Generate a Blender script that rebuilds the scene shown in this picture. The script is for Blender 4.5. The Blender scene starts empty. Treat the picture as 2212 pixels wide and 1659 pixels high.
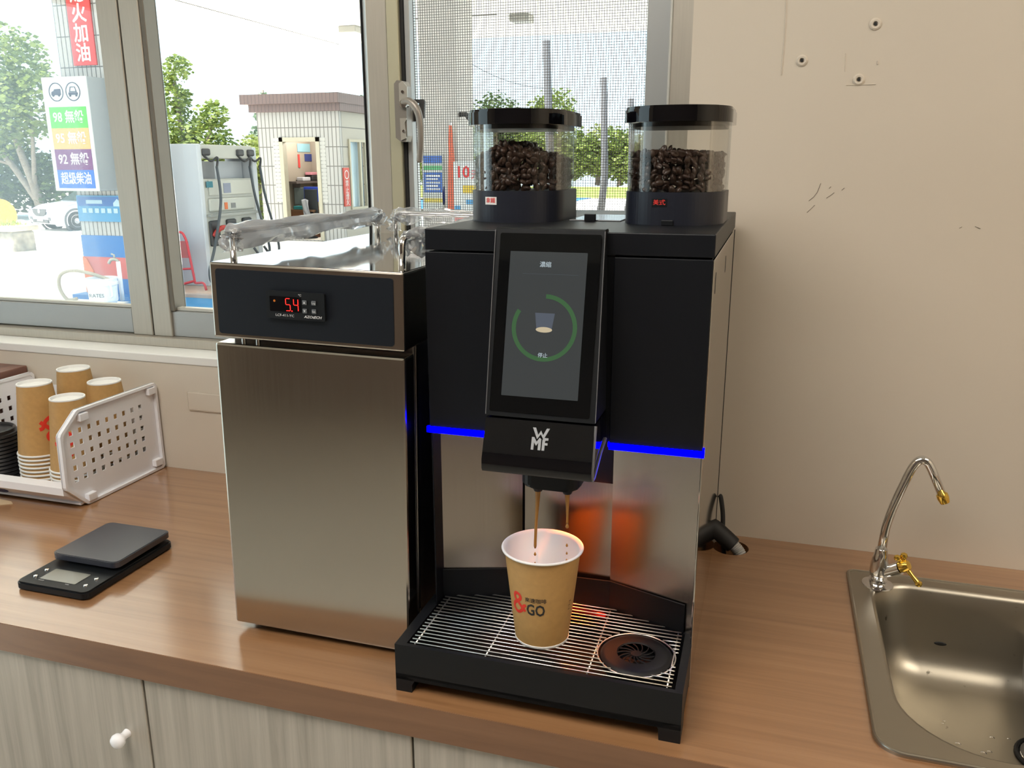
import bpy, bmesh, math, random
from mathutils import Vector, Matrix, Euler, noise
PI = math.pi
C = bpy.context.scene.collection
S = bpy.context.scene

# ------------------------------------------------------------------ camera, world, sun, lamps, exposure
def rotm(a, b, c):
    rx = Matrix.Rotation(a, 3, 'X'); ry = Matrix.Rotation(b, 3, 'Y'); rz = Matrix.Rotation(c, 3, 'Z')
    return rz @ rx @ ry @ Matrix(((1, 0, 0), (0, 0, -1), (0, 1, 0)))
R = rotm(.2557, .301, -.0017)
cam = bpy.data.cameras.new('camera'); camo = bpy.data.objects.new('camera', cam); C.objects.link(camo)
camo.matrix_world = Matrix.Translation((.3845, -.9008, .6132)) @ Matrix((R[0], -R[1], -R[2])).transposed().to_4x4()
cam.sensor_width = 36; cam.lens = 36 * 1812.58 / 2212; cam.clip_start = .02; cam.clip_end = 400
S.camera = camo
S.view_settings.view_transform = 'Standard'; S.view_settings.look = 'None'
S.view_settings.gamma = 1; S.view_settings.use_curve_mapping = False
S.view_settings.exposure = .45
S.cycles.max_bounces = 10; S.cycles.transparent_max_bounces = 16
S.cycles.caustics_reflective = False; S.cycles.caustics_refractive = False
S.cycles.sample_clamp_indirect = 6

w = bpy.data.worlds.new('sky'); S.world = w; w.use_nodes = True
nt = w.node_tree; bg = nt.nodes['Background']
tc = nt.nodes.new('ShaderNodeTexCoord'); sp = nt.nodes.new('ShaderNodeSeparateXYZ'); rp = nt.nodes.new('ShaderNodeValToRGB')
nt.links.new(tc.outputs['Generated'], sp.inputs[0]); nt.links.new(sp.outputs['Z'], rp.inputs[0]); nt.links.new(rp.outputs[0], bg.inputs[0])
e = rp.color_ramp.elements; e[0].position = 0; e[0].color = (.74, .93, 1, 1); e[1].position = .9; e[1].color = (.50, .76, 1, 1)
bg.inputs[1].default_value = 1.8

def lamp(name, kind, loc, rot, energy, color=(1, 1, 1), **kw):
    l = bpy.data.lights.new(name, kind); l.energy = energy; l.color = color
    for k, v in kw.items(): setattr(l, k, v)
    o = bpy.data.objects.new(name, l); C.objects.link(o); o.location = loc; o.rotation_euler = rot
    return o
sun_dir = Vector((-.40, -.30, .87)).normalized()
lamp('sun', 'SUN', (0, 0, 20), sun_dir.to_track_quat('Z', 'Y').to_euler(), 14.5, (1, .95, .86), angle=.01)
# two unseen ceiling panels added to brighten the room (fixtures built further down)
FILL_LAMPS = [(-.34, -1.0), (1.85, -.75)]
for i, (x, y) in enumerate(FILL_LAMPS):
    lamp('ceiling_fill_light', 'AREA', (x, y, 1.70), (0, 0, 0), 7.2 if i else 12, (1, .83, .64) if i else (1, .96, .93), shape='RECTANGLE', size=1.15, size_y=1.0)
# ------------------------------------------------------------------ materials
MATS = {}
def newmat(name):
    m = bpy.data.materials.new(name); m.use_nodes = True; MATS[name] = m
    return m, m.node_tree.nodes, m.node_tree.links
def mat(name, col, rough=.5, metal=0, spec=.5, emit=None, es=0, coat=0, noise_s=0, noise_a=.0, bump=0, bump_s=200, stretch=None):
    if name in MATS: return MATS[name]
    m, n, l = newmat(name); b = n['Principled BSDF']
    b.inputs['Base Color'].default_value = (*col, 1); b.inputs['Roughness'].default_value = rough
    b.inputs['Metallic'].default_value = metal; b.inputs['Specular IOR Level'].default_value = spec
    b.inputs['Coat Weight'].default_value = coat
    if emit: b.inputs['Emission Color'].default_value = (*emit, 1); b.inputs['Emission Strength'].default_value = es
    if noise_a or bump:
        t = n.new('ShaderNodeTexCoord'); mp = n.new('ShaderNodeMapping'); l.new(t.outputs['Object'], mp.inputs[0])
        if stretch: mp.inputs['Scale'].default_value = stretch
    if noise_a:
        nz = n.new('ShaderNodeTexNoise'); nz.inputs['Scale'].default_value = noise_s; nz.inputs['Detail'].default_value = 5
        l.new(mp.outputs[0], nz.inputs[0])
        r = n.new('ShaderNodeValToRGB'); l.new(nz.outputs[0], r.inputs[0])
        r.color_ramp.elements[0].position = .3; r.color_ramp.elements[1].position = .7
        r.color_ramp.elements[0].color = (*[c * (1 - noise_a) for c in col], 1)
        r.color_ramp.elements[1].color = (*[min(1, c * (1 + noise_a)) for c in col], 1)
        l.new(r.outputs[0], b.inputs['Base Color'])
    if bump:
        nb = n.new('ShaderNodeTexNoise'); nb.inputs['Scale'].default_value = bump_s; nb.inputs['Detail'].default_value = 4
        l.new(mp.outputs[0], nb.inputs[0])
        bp = n.new('ShaderNodeBump'); bp.inputs['Strength'].default_value = bump; bp.inputs['Distance'].default_value = .002
        l.new(nb.outputs[0], bp.inputs['Height']); l.new(bp.outputs[0], b.inputs['Normal'])
    return m
def glassmat(name, tint=(1, 1, 1), gloss=.6, ior=1.45, haze=0):
    m, n, l = newmat(name); out = n['Material Output']; n.remove(n['Principled BSDF'])
    tr = n.new('ShaderNodeBsdfTransparent'); tr.inputs[0].default_value = (*tint, 1)
    gl = n.new('ShaderNodeBsdfGlossy'); gl.inputs['Roughness'].default_value = .02
    fr = n.new('ShaderNodeFresnel'); fr.inputs[0].default_value = ior
    mu = n.new('ShaderNodeMath'); mu.operation = 'MULTIPLY'; mu.inputs[1].default_value = gloss; l.new(fr.outputs[0], mu.inputs[0])
    mx = n.new('ShaderNodeMixShader'); l.new(mu.outputs[0], mx.inputs[0]); l.new(tr.outputs[0], mx.inputs[1]); l.new(gl.outputs[0], mx.inputs[2])
    last = mx
    if haze:
        d1 = n.new('ShaderNodeBsdfTranslucent'); d1.inputs[0].default_value = (.96, .97, 1, 1)
        d2 = n.new('ShaderNodeBsdfDiffuse'); d2.inputs[0].default_value = (.96, .97, 1, 1)
        df = n.new('ShaderNodeMixShader'); l.new(d1.outputs[0], df.inputs[1]); l.new(d2.outputs[0], df.inputs[2])
        m2 = n.new('ShaderNodeMixShader'); m2.inputs[0].default_value = haze
        l.new(mx.outputs[0], m2.inputs[1]); l.new(df.outputs[0], m2.inputs[2]); last = m2
    l.new(last.outputs[0], out.inputs[0])
    return m
def woodmat(name, c1, c2, c3, rough, axis=(1.2, 14, 14), spec=.5, scale=3.0):
    m, n, l = newmat(name); b = n['Principled BSDF']
    t = n.new('ShaderNodeTexCoord'); mp = n.new('ShaderNodeMapping'); mp.inputs['Scale'].default_value = axis
    l.new(t.outputs['Object'], mp.inputs[0])
    nz = n.new('ShaderNodeTexNoise'); nz.inputs['Scale'].default_value = scale; nz.inputs['Detail'].default_value = 6; nz.inputs['Roughness'].default_value = .6
    nz.inputs['Distortion'].default_value = .5
    l.new(mp.outputs[0], nz.inputs[0])
    r = n.new('ShaderNodeValToRGB'); l.new(nz.outputs[0], r.inputs[0])
    r.color_ramp.elements[0].position = .28; r.color_ramp.elements[0].color = (*c1, 1)
    r.color_ramp.elements[1].position = .75; r.color_ramp.elements[1].color = (*c3, 1)
    el = r.color_ramp.elements.new(.5); el.color = (*c2, 1)
    l.new(r.outputs[0], b.inputs['Base Color']); b.inputs['Roughness'].default_value = rough; b.inputs['Specular IOR Level'].default_value = spec
    return m
def tilemat(name, col, grout, bw, rh, mortar, rough=.5):
    m, n, l = newmat(name); b = n['Principled BSDF']
    t = n.new('ShaderNodeTexCoord'); sx = n.new('ShaderNodeSeparateXYZ'); l.new(t.outputs['Object'], sx.inputs[0])
    ad = n.new('ShaderNodeMath'); l.new(sx.outputs[0], ad.inputs[0]); l.new(sx.outputs[1], ad.inputs[1])
    cb = n.new('ShaderNodeCombineXYZ'); l.new(ad.outputs[0], cb.inputs[0]); l.new(sx.outputs[2], cb.inputs[1])
    br = n.new('ShaderNodeTexBrick'); l.new(cb.outputs[0], br.inputs[0]); br.offset = 0
    br.inputs['Color1'].default_value = (*col, 1); br.inputs['Color2'].default_value = (*[c * .94 for c in col], 1); br.inputs['Mortar'].default_value = (*grout, 1)
    br.inputs['Scale'].default_value = 1; br.inputs['Mortar Size'].default_value = mortar; br.inputs['Mortar Smooth'].default_value = .1
    br.inputs['Brick Width'].default_value = bw; br.inputs['Row Height'].default_value = rh
    l.new(br.outputs[0], b.inputs['Base Color']); b.inputs['Roughness'].default_value = rough
    return m
def leafmat(name, c1, c2):
    m, n, l = newmat(name); out = n['Material Output']; b = n['Principled BSDF']
    g = n.new('ShaderNodeNewGeometry'); r = n.new('ShaderNodeValToRGB'); l.new(g.outputs['Random Per Island'], r.inputs[0])
    r.color_ramp.elements[0].color = (*c1, 1); r.color_ramp.elements[1].color = (*c2, 1)
    l.new(r.outputs[0], b.inputs['Base Color']); b.inputs['Roughness'].default_value = .6
    tl = n.new('ShaderNodeBsdfTranslucent'); l.new(r.outputs[0], tl.inputs[0])
    mx = n.new('ShaderNodeMixShader'); mx.inputs[0].default_value = .4
    l.new(b.outputs[0], mx.inputs[1]); l.new(tl.outputs[0], mx.inputs[2]); l.new(mx.outputs[0], out.inputs[0])
    return m
def spotted(m, scale=55, thr=.70):
    n, l = m.node_tree.nodes, m.node_tree.links; b = n['Principled BSDF']; c = b.inputs['Base Color'].default_value[:]
    t = n.new('ShaderNodeTexCoord'); nz = n.new('ShaderNodeTexNoise'); nz.inputs['Scale'].default_value = scale; nz.inputs['Detail'].default_value = 3; l.new(t.outputs['Object'], nz.inputs[0])
    r = n.new('ShaderNodeValToRGB'); r.color_ramp.elements[0].position = thr; r.color_ramp.elements[0].color = c; r.color_ramp.elements[1].position = thr + .07; r.color_ramp.elements[1].color = (c[0] * .35, c[1] * .35, c[2] * .33, 1)
    l.new(nz.outputs[0], r.inputs[0]); l.new(r.outputs[0], b.inputs['Base Color'])
def steelmat(name, col, rough, stretch, amt=.12, bump=.02):
    m, n, l = newmat(name); b = n['Principled BSDF']; b.inputs['Metallic'].default_value = 1
    t = n.new('ShaderNodeTexCoord'); mp = n.new('ShaderNodeMapping'); mp.inputs['Scale'].default_value = stretch
    l.new(t.outputs['Object'], mp.inputs[0])
    nz = n.new('ShaderNodeTexNoise'); nz.inputs['Scale'].default_value = 6; nz.inputs['Detail'].default_value = 4; l.new(mp.outputs[0], nz.inputs[0])
    mr = n.new('ShaderNodeMapRange'); mr.inputs['To Min'].default_value = max(.02, rough - amt / 2); mr.inputs['To Max'].default_value = rough + amt / 2
    l.new(nz.outputs[0], mr.inputs[0]); l.new(mr.outputs[0], b.inputs['Roughness'])
    b.inputs['Base Color'].default_value = (*col, 1)
    if bump:
        bp = n.new('ShaderNodeBump'); bp.inputs['Strength'].default_value = bump; bp.inputs['Distance'].default_value = .001
        l.new(nz.outputs[0], bp.inputs['Height']); l.new(bp.outputs[0], b.inputs['Normal'])
    return m

M_wall = mat('painted_wall', (.66, .59, .49), .75, noise_s=1.5, noise_a=.03, bump=.12, bump_s=60)
M_sill = mat('white_paint', (.82, .81, .77), .55, bump=.15, bump_s=40)
M_ceil = mat('ceiling_paint', (.8, .78, .74), .8)
M_floor = mat('floor_tile', (.55, .52, .46), .25, noise_s=3, noise_a=.08)
M_alu = mat('champagne_aluminium', (.50, .46, .39), .42, metal=.55, noise_s=40, noise_a=.04, stretch=(6, 6, .3))
M_alu2 = mat('grey_aluminium', (.42, .43, .42), .42, metal=.45)
M_black = mat('black_rubber', (.008, .008, .008), .6)
M_blackplastic = mat('black_plastic', (.0055, .0065, .008), .45, spec=.3)
M_blackmatte = mat('black_matte_panel', (.0045, .0055, .008), .42, spec=.28, bump=.05, bump_s=900)
M_gloss = mat('black_gloss', (.003, .003, .004), .04, spec=.5)
M_hopper = mat('hopper_plastic', (.013, .015, .024), .38, spec=.4)
M_steel = steelmat('brushed_steel', (.48, .43, .38), .24, (60, 60, .6), .10)
M_door = steelmat('fridge_steel', (.52, .48, .42), .17, (50, 50, .8), .06, .01)
M_mirror = mat('polished_steel', (.60, .58, .55), .06, metal=1)
M_sink = steelmat('sink_steel', (.40, .37, .31), .36, (30, 30, 30), .05, 0)
M_sinkbowl = steelmat('sink_bowl_steel', (.40, .37, .31), .36, (30, 30, 30), .05, 0); spotted(M_sinkbowl)
M_chrome = mat('chrome', (.72, .72, .72), .06, metal=1)
M_brass = mat('gold_brass', (.85, .58, .12), .16, metal=1)
M_wire = mat('stainless_wire', (.86, .83, .78), .36, metal=1)
M_counter = woodmat('walnut_laminate', (.235, .112, .046), (.31, .155, .068), (.37, .20, .095), .30, (.55, 20, 20), .6)
_b = M_counter.node_tree.nodes['Principled BSDF']; _b.inputs['Coat Weight'].default_value = 1; _b.inputs['Coat Roughness'].default_value = .16; _b.inputs['Coat IOR'].default_value = 1.9
M_cab = woodmat('pale_ash_laminate', (.33, .30, .25), (.43, .39, .33), (.52, .48, .41), .4, (26, 26, .9), .4)
M_brownbox = woodmat('dark_walnut', (.13, .06, .05), (.18, .085, .065), (.22, .11, .08), .4, (12, 1.2, 12))
M_whiteplastic = mat('white_plastic', (.92, .92, .95), .35)
M_white = mat('white_paper', (.82, .81, .78), .55)
M_kraft = mat('kraft_paper', (.50, .29, .10), .6, noise_s=120, noise_a=.06, bump=.05, bump_s=400)
M_red = mat('red_ink', (.75, .04, .02), .5)
M_ink = mat('black_ink', (.02, .02, .02), .5)
M_glass = glassmat('window_glass', (.985, .99, .985), .28)
M_clear = glassmat('clear_plastic', (.95, .95, .94), .45)
M_film = glassmat('plastic_film', (1, 1, 1), 1.0, 1.34, .23)
M_bean = mat('coffee_bean', (.062, .034, .024), .32)
M_coffee = mat('coffee_liquid', (.38, .17, .03), .15)
M_blueled = mat('blue_led', (0, 0, .1), .6, spec=0, emit=(.0, .0, 1), es=9)
M_redled = mat('red_led', (.1, 0, 0), .3, emit=(1, .02, .015), es=2.2)
M_orangeled = mat('orange_dot', (.1, .03, 0), .3, emit=(.8, .2, .02), es=.35)
M_warmled = mat('warm_led', (.3, .1, .02), .3, emit=(1, .32, .06), es=12)
M_screen = mat('lit_screen', (.02, .021, .022), .08, emit=(.040, .047, .049), es=.50)
M_scrgreen = mat('screen_green', (.02, .05, .02), .1, emit=(.035, .085, .04), es=.62)
M_scrtext = mat('screen_text', (.1, .1, .1), .2, emit=(.40, .50, .56), es=.7)
M_scrcup = mat('screen_cup', (.05, .06, .08), .2, emit=(.045, .055, .075), es=.6)
M_scrcof = mat('screen_coffee', (.1, .1, .1), .2, emit=(.55, .45, .28), es=.6)
M_logo = mat('grey_logo', (.35, .36, .38), .4)
M_lettering = mat('white_lettering', (.62, .62, .62), .5)
M_btn = mat('grey_button', (.10, .11, .12), .4)
M_lcd = mat('lcd_glass', (.20, .20, .17), .12)
M_fridgepanel = mat('navy_black_vinyl', (.006, .008, .012), .45, spec=.28)

# ------------------------------------------------------------------ mesh helpers
def add_box(bm, x0, x1, y0, y1, z0, z1, bev=0, seg=2, mtx=None):
    b = bmesh.new()
    bmesh.ops.create_cube(b, size=1)
    for v in b.verts: v.co = Vector(((x0 + x1) / 2 + v.co.x * (x1 - x0), (y0 + y1) / 2 + v.co.y * (y1 - y0), (z0 + z1) / 2 + v.co.z * (z1 - z0)))
    if bev: bmesh.ops.bevel(b, geom=b.edges[:], offset=bev, segments=seg, affect='EDGES', profile=.5)
    join(bm, b, mtx)
    return bm
def join(bm, b, mtx=None):
    if mtx is not None: b.transform(mtx)
    me = bpy.data.meshes.new('tmp'); b.to_mesh(me); b.free(); bm.from_mesh(me); bpy.data.meshes.remove(me)
def box(*a, **k): return add_box(bmesh.new(), *a, **k)
def frame_to(d, up=Vector((0, 0, 1))):
    d = d.normalized()
    if abs(d.dot(up)) > .98: up = Vector((0, 1, 0))
    x = up.cross(d).normalized(); y = d.cross(x); return x, y
def add_tube(bm, pts, r, n=12, caps=True, closed=False):
    pts = [Vector(p) for p in pts]; k = len(pts)
    rs = r if isinstance(r, (list, tuple)) else [r] * k
    rings = []; px = None
    for i, p in enumerate(pts):
        if closed: d = pts[(i + 1) % k] - pts[i - 1]
        else: d = pts[min(i + 1, k - 1)] - pts[max(i - 1, 0)]
        d.normalize()
        if px is None: x, y = frame_to(d)
        else:
            x = px - d * px.dot(d)
            if x.length < 1e-6: x, y = frame_to(d)
            x.normalize(); y = d.cross(x)
        px = x
        rings.append([bm.verts.new(p + (x * math.cos(2 * PI * j / n) + y * math.sin(2 * PI * j / n)) * rs[i]) for j in range(n)])
    m = k if closed else k - 1
    for i in range(m):
        a = rings[i]; b = rings[(i + 1) % k]
        for j in range(n): bm.faces.new((a[j], a[(j + 1) % n], b[(j + 1) % n], b[j]))
    if caps and not closed:
        bm.faces.new(rings[0][::-1]); bm.faces.new(rings[-1])
    return bm
def tube(*a, **k): return add_tube(bmesh.new(), *a, **k)
def arc_path(pts, rad=.01, seg=6):
    """polyline with rounded corners"""
    pts = [Vector(p) for p in pts]; out = [pts[0]]
    for i in range(1, len(pts) - 1):
        a, b, c = pts[i - 1], pts[i], pts[i + 1]
        u = (a - b).normalized(); v = (c - b).normalized()
        p0 = b + u * min(rad, (a - b).length * .49); p1 = b + v * min(rad, (c - b).length * .49)
        for s in range(seg + 1):
            t = s / seg; out.append(p0 * (1 - t) ** 2 + b * 2 * t * (1 - t) + p1 * t * t)
    out.append(pts[-1]); return out
def smooth_path(pts, n=8):
    pts = [Vector(p) for p in pts]; out = []
    for i in range(len(pts) - 1):
        p0 = pts[max(i - 1, 0)]; p1 = pts[i]; p2 = pts[i + 1]; p3 = pts[min(i + 2, len(pts) - 1)]
        for s in range(n):
            t = s / n
            out.append(.5 * ((2 * p1) + (p2 - p0) * t + (2 * p0 - 5 * p1 + 4 * p2 - p3) * t * t + (3 * p1 - p0 - 3 * p2 + p3) * t ** 3))
    out.append(pts[-1]); return out
def add_lathe(bm, prof, n=32, center=(0, 0, 0), axis=None):
    """prof: list of (r, z); optional axis direction"""
    b = bmesh.new(); rings = []
    for r, z in prof:
        if r < 1e-6: rings.append([b.verts.new((0, 0, z))])
        else: rings.append([b.verts.new((r * math.cos(2 * PI * j / n), r * math.sin(2 * PI * j / n), z)) for j in range(n)])
    for i in range(len(rings) - 1):
        a, c = rings[i], rings[i + 1]
        for j in range(n):
            k = (j + 1) % n
            f = [a[j % len(a)], a[k % len(a)], c[k % len(c)], c[j % len(c)]]
            u = []
            for v in f:
                if v not in u: u.append(v)
            if len(u) > 2: b.faces.new(u)
    m = Matrix.Translation(center)
    if axis is not None: m = m @ Vector(axis).to_track_quat('Z', 'Y').to_matrix().to_4x4()
    join(bm, b, m); return bm
def lathe(*a, **k): return add_lathe(bmesh.new(), *a, **k)
def add_cyl(bm, p0, p1, r, n=20, r2=None): return add_tube(bm, [p0, p1], [r, r if r2 is None else r2], n)
def add_plate(bm, outer, holes, h, mtx=None, bev=0):
    """flat plate in XY with holes, extruded from z=0 to z=h"""
    b = bmesh.new(); es = []
    for loop in [outer] + list(holes):
        vs = [b.verts.new((x, y, 0)) for x, y in loop]
        for i in range(len(vs)): es.append(b.edges.new((vs[i], vs[(i + 1) % len(vs)])))
    bmesh.ops.triangle_fill(b, use_beauty=True, use_dissolve=False, edges=es)
    fs = b.faces[:]
    r = bmesh.ops.extrude_face_region(b, geom=fs)
    for v in [g for g in r['geom'] if isinstance(g, bmesh.types.BMVert)]: v.co.z += h
    bmesh.ops.recalc_face_normals(b, faces=b.faces[:])
    join(bm, b, mtx); return bm
def plate(*a, **k): return add_plate(bmesh.new(), *a, **k)
def rrect(x0, x1, y0, y1, r, seg=5):
    rs = r if isinstance(r, (list, tuple)) else [r] * 4
    out = []
    for (cx, cy, a0, rr) in ((x1 - rs[0], y1 - rs[0], 0, rs[0]), (x0 + rs[1], y1 - rs[1], 90, rs[1]), (x0 + rs[2], y0 + rs[2], 180, rs[2]), (x1 - rs[3], y0 + rs[3], 270, rs[3])):
        for s in range(seg + 1):
            a = math.radians(a0 + 90 * s / seg); out.append((cx + rr * math.cos(a), cy + rr * math.sin(a)))
    return out
def circ(cx, cy, r, n=24): return [(cx + r * math.cos(2 * PI * i / n), cy + r * math.sin(2 * PI * i / n)) for i in range(n)]
def add_prism(bm, poly, x0, x1, taper=None):
    """polygon in (y,z) extruded along x"""
    a = [bm.verts.new((x0 if not taper else taper(z)[0], y, z)) for y, z in poly]; b = [bm.verts.new((x1 if not taper else taper(z)[1], y, z)) for y, z in poly]
    n = len(poly); bm.faces.new(a[::-1]); bm.faces.new(b)
    for i in range(n): bm.faces.new((a[i], a[(i + 1) % n], b[(i + 1) % n], b[i]))
    bmesh.ops.recalc_face_normals(bm, faces=bm.faces[:]); return bm
def extr(poly, z0, z1):
    bm = bmesh.new(); add_plate(bm, poly, [], z1 - z0, Matrix.Translation((0, 0, z0))); return bm
def frame_mtx(o, ex, ey):
    ex = Vector(ex).normalized(); ey = Vector(ey).normalized(); ez = ex.cross(ey)
    return Matrix((ex, ey, ez)).transposed().to_4x4(), Vector(o)
def place(o, ex, ey):
    m, t = frame_mtx(o, ex, ey); return Matrix.Translation(t) @ m
def text_bm(s, size, depth=.0004, mtx=None, bold=0, width=None, shear=0, spacing=1.0):
    cu = bpy.data.curves.new('t', 'FONT'); cu.body = s; cu.size = size; cu.extrude = depth; cu.align_x = 'CENTER'; cu.align_y = 'CENTER'
    cu.offset = bold; cu.resolution_u = 2; cu.shear = shear; cu.space_character = spacing
    o = bpy.data.objects.new('t', cu); C.objects.link(o)
    dg = bpy.context.evaluated_depsgraph_get(); dg.update()
    me = bpy.data.meshes.new_from_object(o.evaluated_get(dg))
    bm = bmesh.new(); bm.from_mesh(me); bpy.data.objects.remove(o); bpy.data.curves.remove(cu); bpy.data.meshes.remove(me)
    if width and bm.verts:
        xs = [v.co.x for v in bm.verts]; k = width / (max(xs) - min(xs)); c = (max(xs) + min(xs)) / 2
        for v in bm.verts: v.co.x = (v.co.x - c) * k
    if mtx is not None: bm.transform(mtx)
    return bm
def obj(name, bm, m, parent=None, smooth=False, label=None):
    me = bpy.data.meshes.new(name); bm.to_mesh(me); bm.free()
    o = bpy.data.objects.new(name, me); C.objects.link(o)
    if m is not None: me.materials.append(m)
    if smooth:
        for p in me.polygons: p.use_smooth = True
        if smooth != 'all': me.set_sharp_from_angle(angle=math.radians(40))
    if parent is not None: o.parent = parent
    if label: o['label'] = label
    return o
def thing(name, label, cat, loc=(0, 0, 0), rot=(0, 0, 0), group=None):
    o = bpy.data.objects.new(name, None); C.objects.link(o); o.empty_display_size = .05
    o.location = loc; o.rotation_euler = rot; o['label'] = label; o['category'] = cat
    if group: o['group'] = group
    return o
def tag(o, label, cat, group=None, kind=None):
    o['label'] = label; o['category'] = cat
    if group: o['group'] = group
    if kind: o['kind'] = kind
    return o
def struct(name, bm, m, parent=None, **k):
    o = obj(name, bm, m, parent, **k)
    if parent is None: o['kind'] = 'structure'
    return o
def dup(root, loc, label, rotz=None):
    r = root.copy(); C.objects.link(r); r.location = loc; r['label'] = label
    if rotz is not None: r.rotation_euler.z = rotz
    for ch in list(root.children):
        c = ch.copy(); C.objects.link(c); c.parent = r
        for g in ch.children:
            d = g.copy(); C.objects.link(d); d.parent = c
    return r
rnd = random.Random(7)

# ------------------------------------------------------------------ room shell
WY = .4741; ZF = -.85; ZC = 1.75
def wallplate(name, outer, holes, th, mtx, m): return struct(name, plate(outer, holes, th, mtx), m)
XZ = lambda y: place((0, y, 0), (1, 0, 0), (0, 0, 1))     # local z points to -y
wallplate('wall_back', [(-2.7, ZF), (2.7, ZF), (2.7, ZC), (-2.7, ZC)], [[(-2.3, .2415), (.243, .2415), (.243, 1.4), (-2.3, 1.4)]], .17, XZ(WY + .17), M_wall)
YZ = lambda x: place((x, 0, 0), (0, 1, 0), (0, 0, 1))
wallplate('wall_left', [(-3.4, ZF), (WY, ZF), (WY, ZC), (-3.4, ZC)], [[(-2.0, ZF + .02), (-.4, ZF + .02), (-.4, 1.35), (-2.0, 1.35)]], .12, YZ(-2.72), M_wall)
wallplate('wall_right', [(-3.4, ZF), (WY, ZF), (WY, ZC), (-3.4, ZC)], [], .12, YZ(2.6), M_wall)
struct('wall_front', box(-2.72, 2.72, -3.5, -3.4, ZF, ZC), mat('brown_panelling', (.16, .12, .10), .6))
struct('floor', box(-2.72, 2.72, -3.5, WY + .16, ZF - .1, ZF), M_floor)
struct('ceiling', box(-2.72, 2.72, -3.5, WY + .16, ZC, ZC + .1), M_ceil)
sill = struct('trim_1', box(-2.3, .243, WY - .002, .60, .225, .2425, bev=.002), M_sill)
b = box(-2.66, -2.61, -2.0, -1.94, ZF + .02, 1.35); add_box(b, -2.66, -2.61, -.46, -.4, ZF + .02, 1.35); add_box(b, -2.66, -2.61, -1.94, -.46, 1.29, 1.35); add_box(b, -2.66, -2.61, -1.94, -.46, ZF + .02, ZF + .12)
d = struct('added_door_1', b, M_alu); obj('glass_pane', box(-2.64, -2.634, -1.94, -.46, ZF + .12, 1.29), M_glass, d)  # unseen glass door, added to let daylight into the room

# added ceiling fixtures, never in view
for x, y in FILL_LAMPS:
    t = thing('added_ceiling_light', 'added unseen white ceiling panel light ' + ('over the window side of the room' if x < 0 else 'over the sink side of the room'), 'added ceiling light', (x, y, ZC))
    obj('housing', box(-.6, .6, -.55, .55, -.035, 0, bev=.004), M_whiteplastic, t)
    obj('diffuser', box(-.57, .57, -.52, .52, -.038, -.035), mat('light_diffuser', (.9, .9, .9), .5, emit=(1, .93, .82), es=3), t)

# wall marks
g = bmesh.new()
def crack(pts, wd=.0006):
    P = [Vector((x, WY - .0004, z)) for x, z in pts]; add_tube(g, P, wd, 5)
def wallpt(u, v):   # a point of the back wall seen at a pixel of the photograph
    d = R.transposed() @ Vector(((u - 1106) / 1812.58, (v - 829.5) / 1812.58, 1)); k = (WY + .9008) / d.y
    return (.3845 + d.x * k, .6132 + d.z * k)
for L in ([(1773, 396), (1765, 416), (1757, 426), (1747, 434)], [(1760, 443), (1752, 451), (1743, 459)], [(1802, 416), (1794, 422), (1785, 428)], [(1824, 406), (1818, 411)], [(1795, 403), (1791, 407)], [(2078, 490), (2072, 493)], [(2106, 489), (2118, 494)]):
    crack([wallpt(*p) for p in L], .00045)
obj('hairline_cracks', g, mat('crack_brown', (.30, .26, .21), .9), bpy.data.objects['wall_back'])  # thin darker brown strips drawn along the cracks
g = bmesh.new(); crack([wallpt(*p) for p in ((1698, 0), (1697, 40), (1694, 90), (1688, 162))], .0009)
crack([wallpt(*p) for p in ((1827, 115), (1825, 155))], .0006); crack([wallpt(*p) for p in ((1828, 184), (1892, 182))], .0006)
crack([wallpt(*p) for p in ((1896, 132), (1896, 139))], .0012)
obj('paint_ridges', g, M_wall, bpy.data.objects['wall_back'])
anchors = [((1891, 52), 'screw plug in the cream wall, uppermost of the three'), ((1732, 131), 'screw plug in the cream wall, leftmost of the three near the ridge'), ((1855, 172), 'screw plug in the cream wall, lowest of the three')]
for (u, v), lab in anchors:
    x, z = wallpt(u, v)
    t = thing('wall_plug', lab, 'wall plug', (x, WY, z), group='screw plugs left in the wall')
    obj('collar', lathe([(.0035, -.0002), (.0035, .0022), (.006, .0026), (.0082, .0012), (.0082, -.0002)], 18, axis=(0, -1, 0)), M_wall, t, True)
    obj('hole', lathe([(0, .0024), (.0021, .0024), (.0021, 0)], 14, axis=(0, -1, 0)), M_black, t)
x0, z0 = wallpt(405, 845); x1, z1 = wallpt(478, 892)
obj('painted_over_plate', add_box(bmesh.new(), x0, x0 + .115, WY - .003, WY, z1, z0, bev=.0025), M_wall, bpy.data.objects['wall_back'])

# ------------------------------------------------------------------ window
def bars(rects, y0, y1, bev=.0015):
    bm = bmesh.new()
    for x0, x1, z0, z1 in rects: add_box(bm, x0, x1, y0, y1, z0, z1, bev=bev, seg=1)
    return bm
ZT = 1.36
fr = struct('trim_2', bars([(-2.3, .243, .2425, .262)], .535, .64), M_alu, label='aluminium bottom track')
struct('trim_3', bars([(.2025, .243, .262, 1.4)], .545, .64), M_alu)
obj('edge_bead', bars([(.1995, .2045, .262, 1.4)], .543, .555), mat('pale_aluminium', (.66, .64, .58), .4, metal=.3), bpy.data.objects['trim_3'])
struct('trim_4', bars([(-2.3, .243, 1.36, 1.4)], .535, .64), M_alu)
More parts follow.
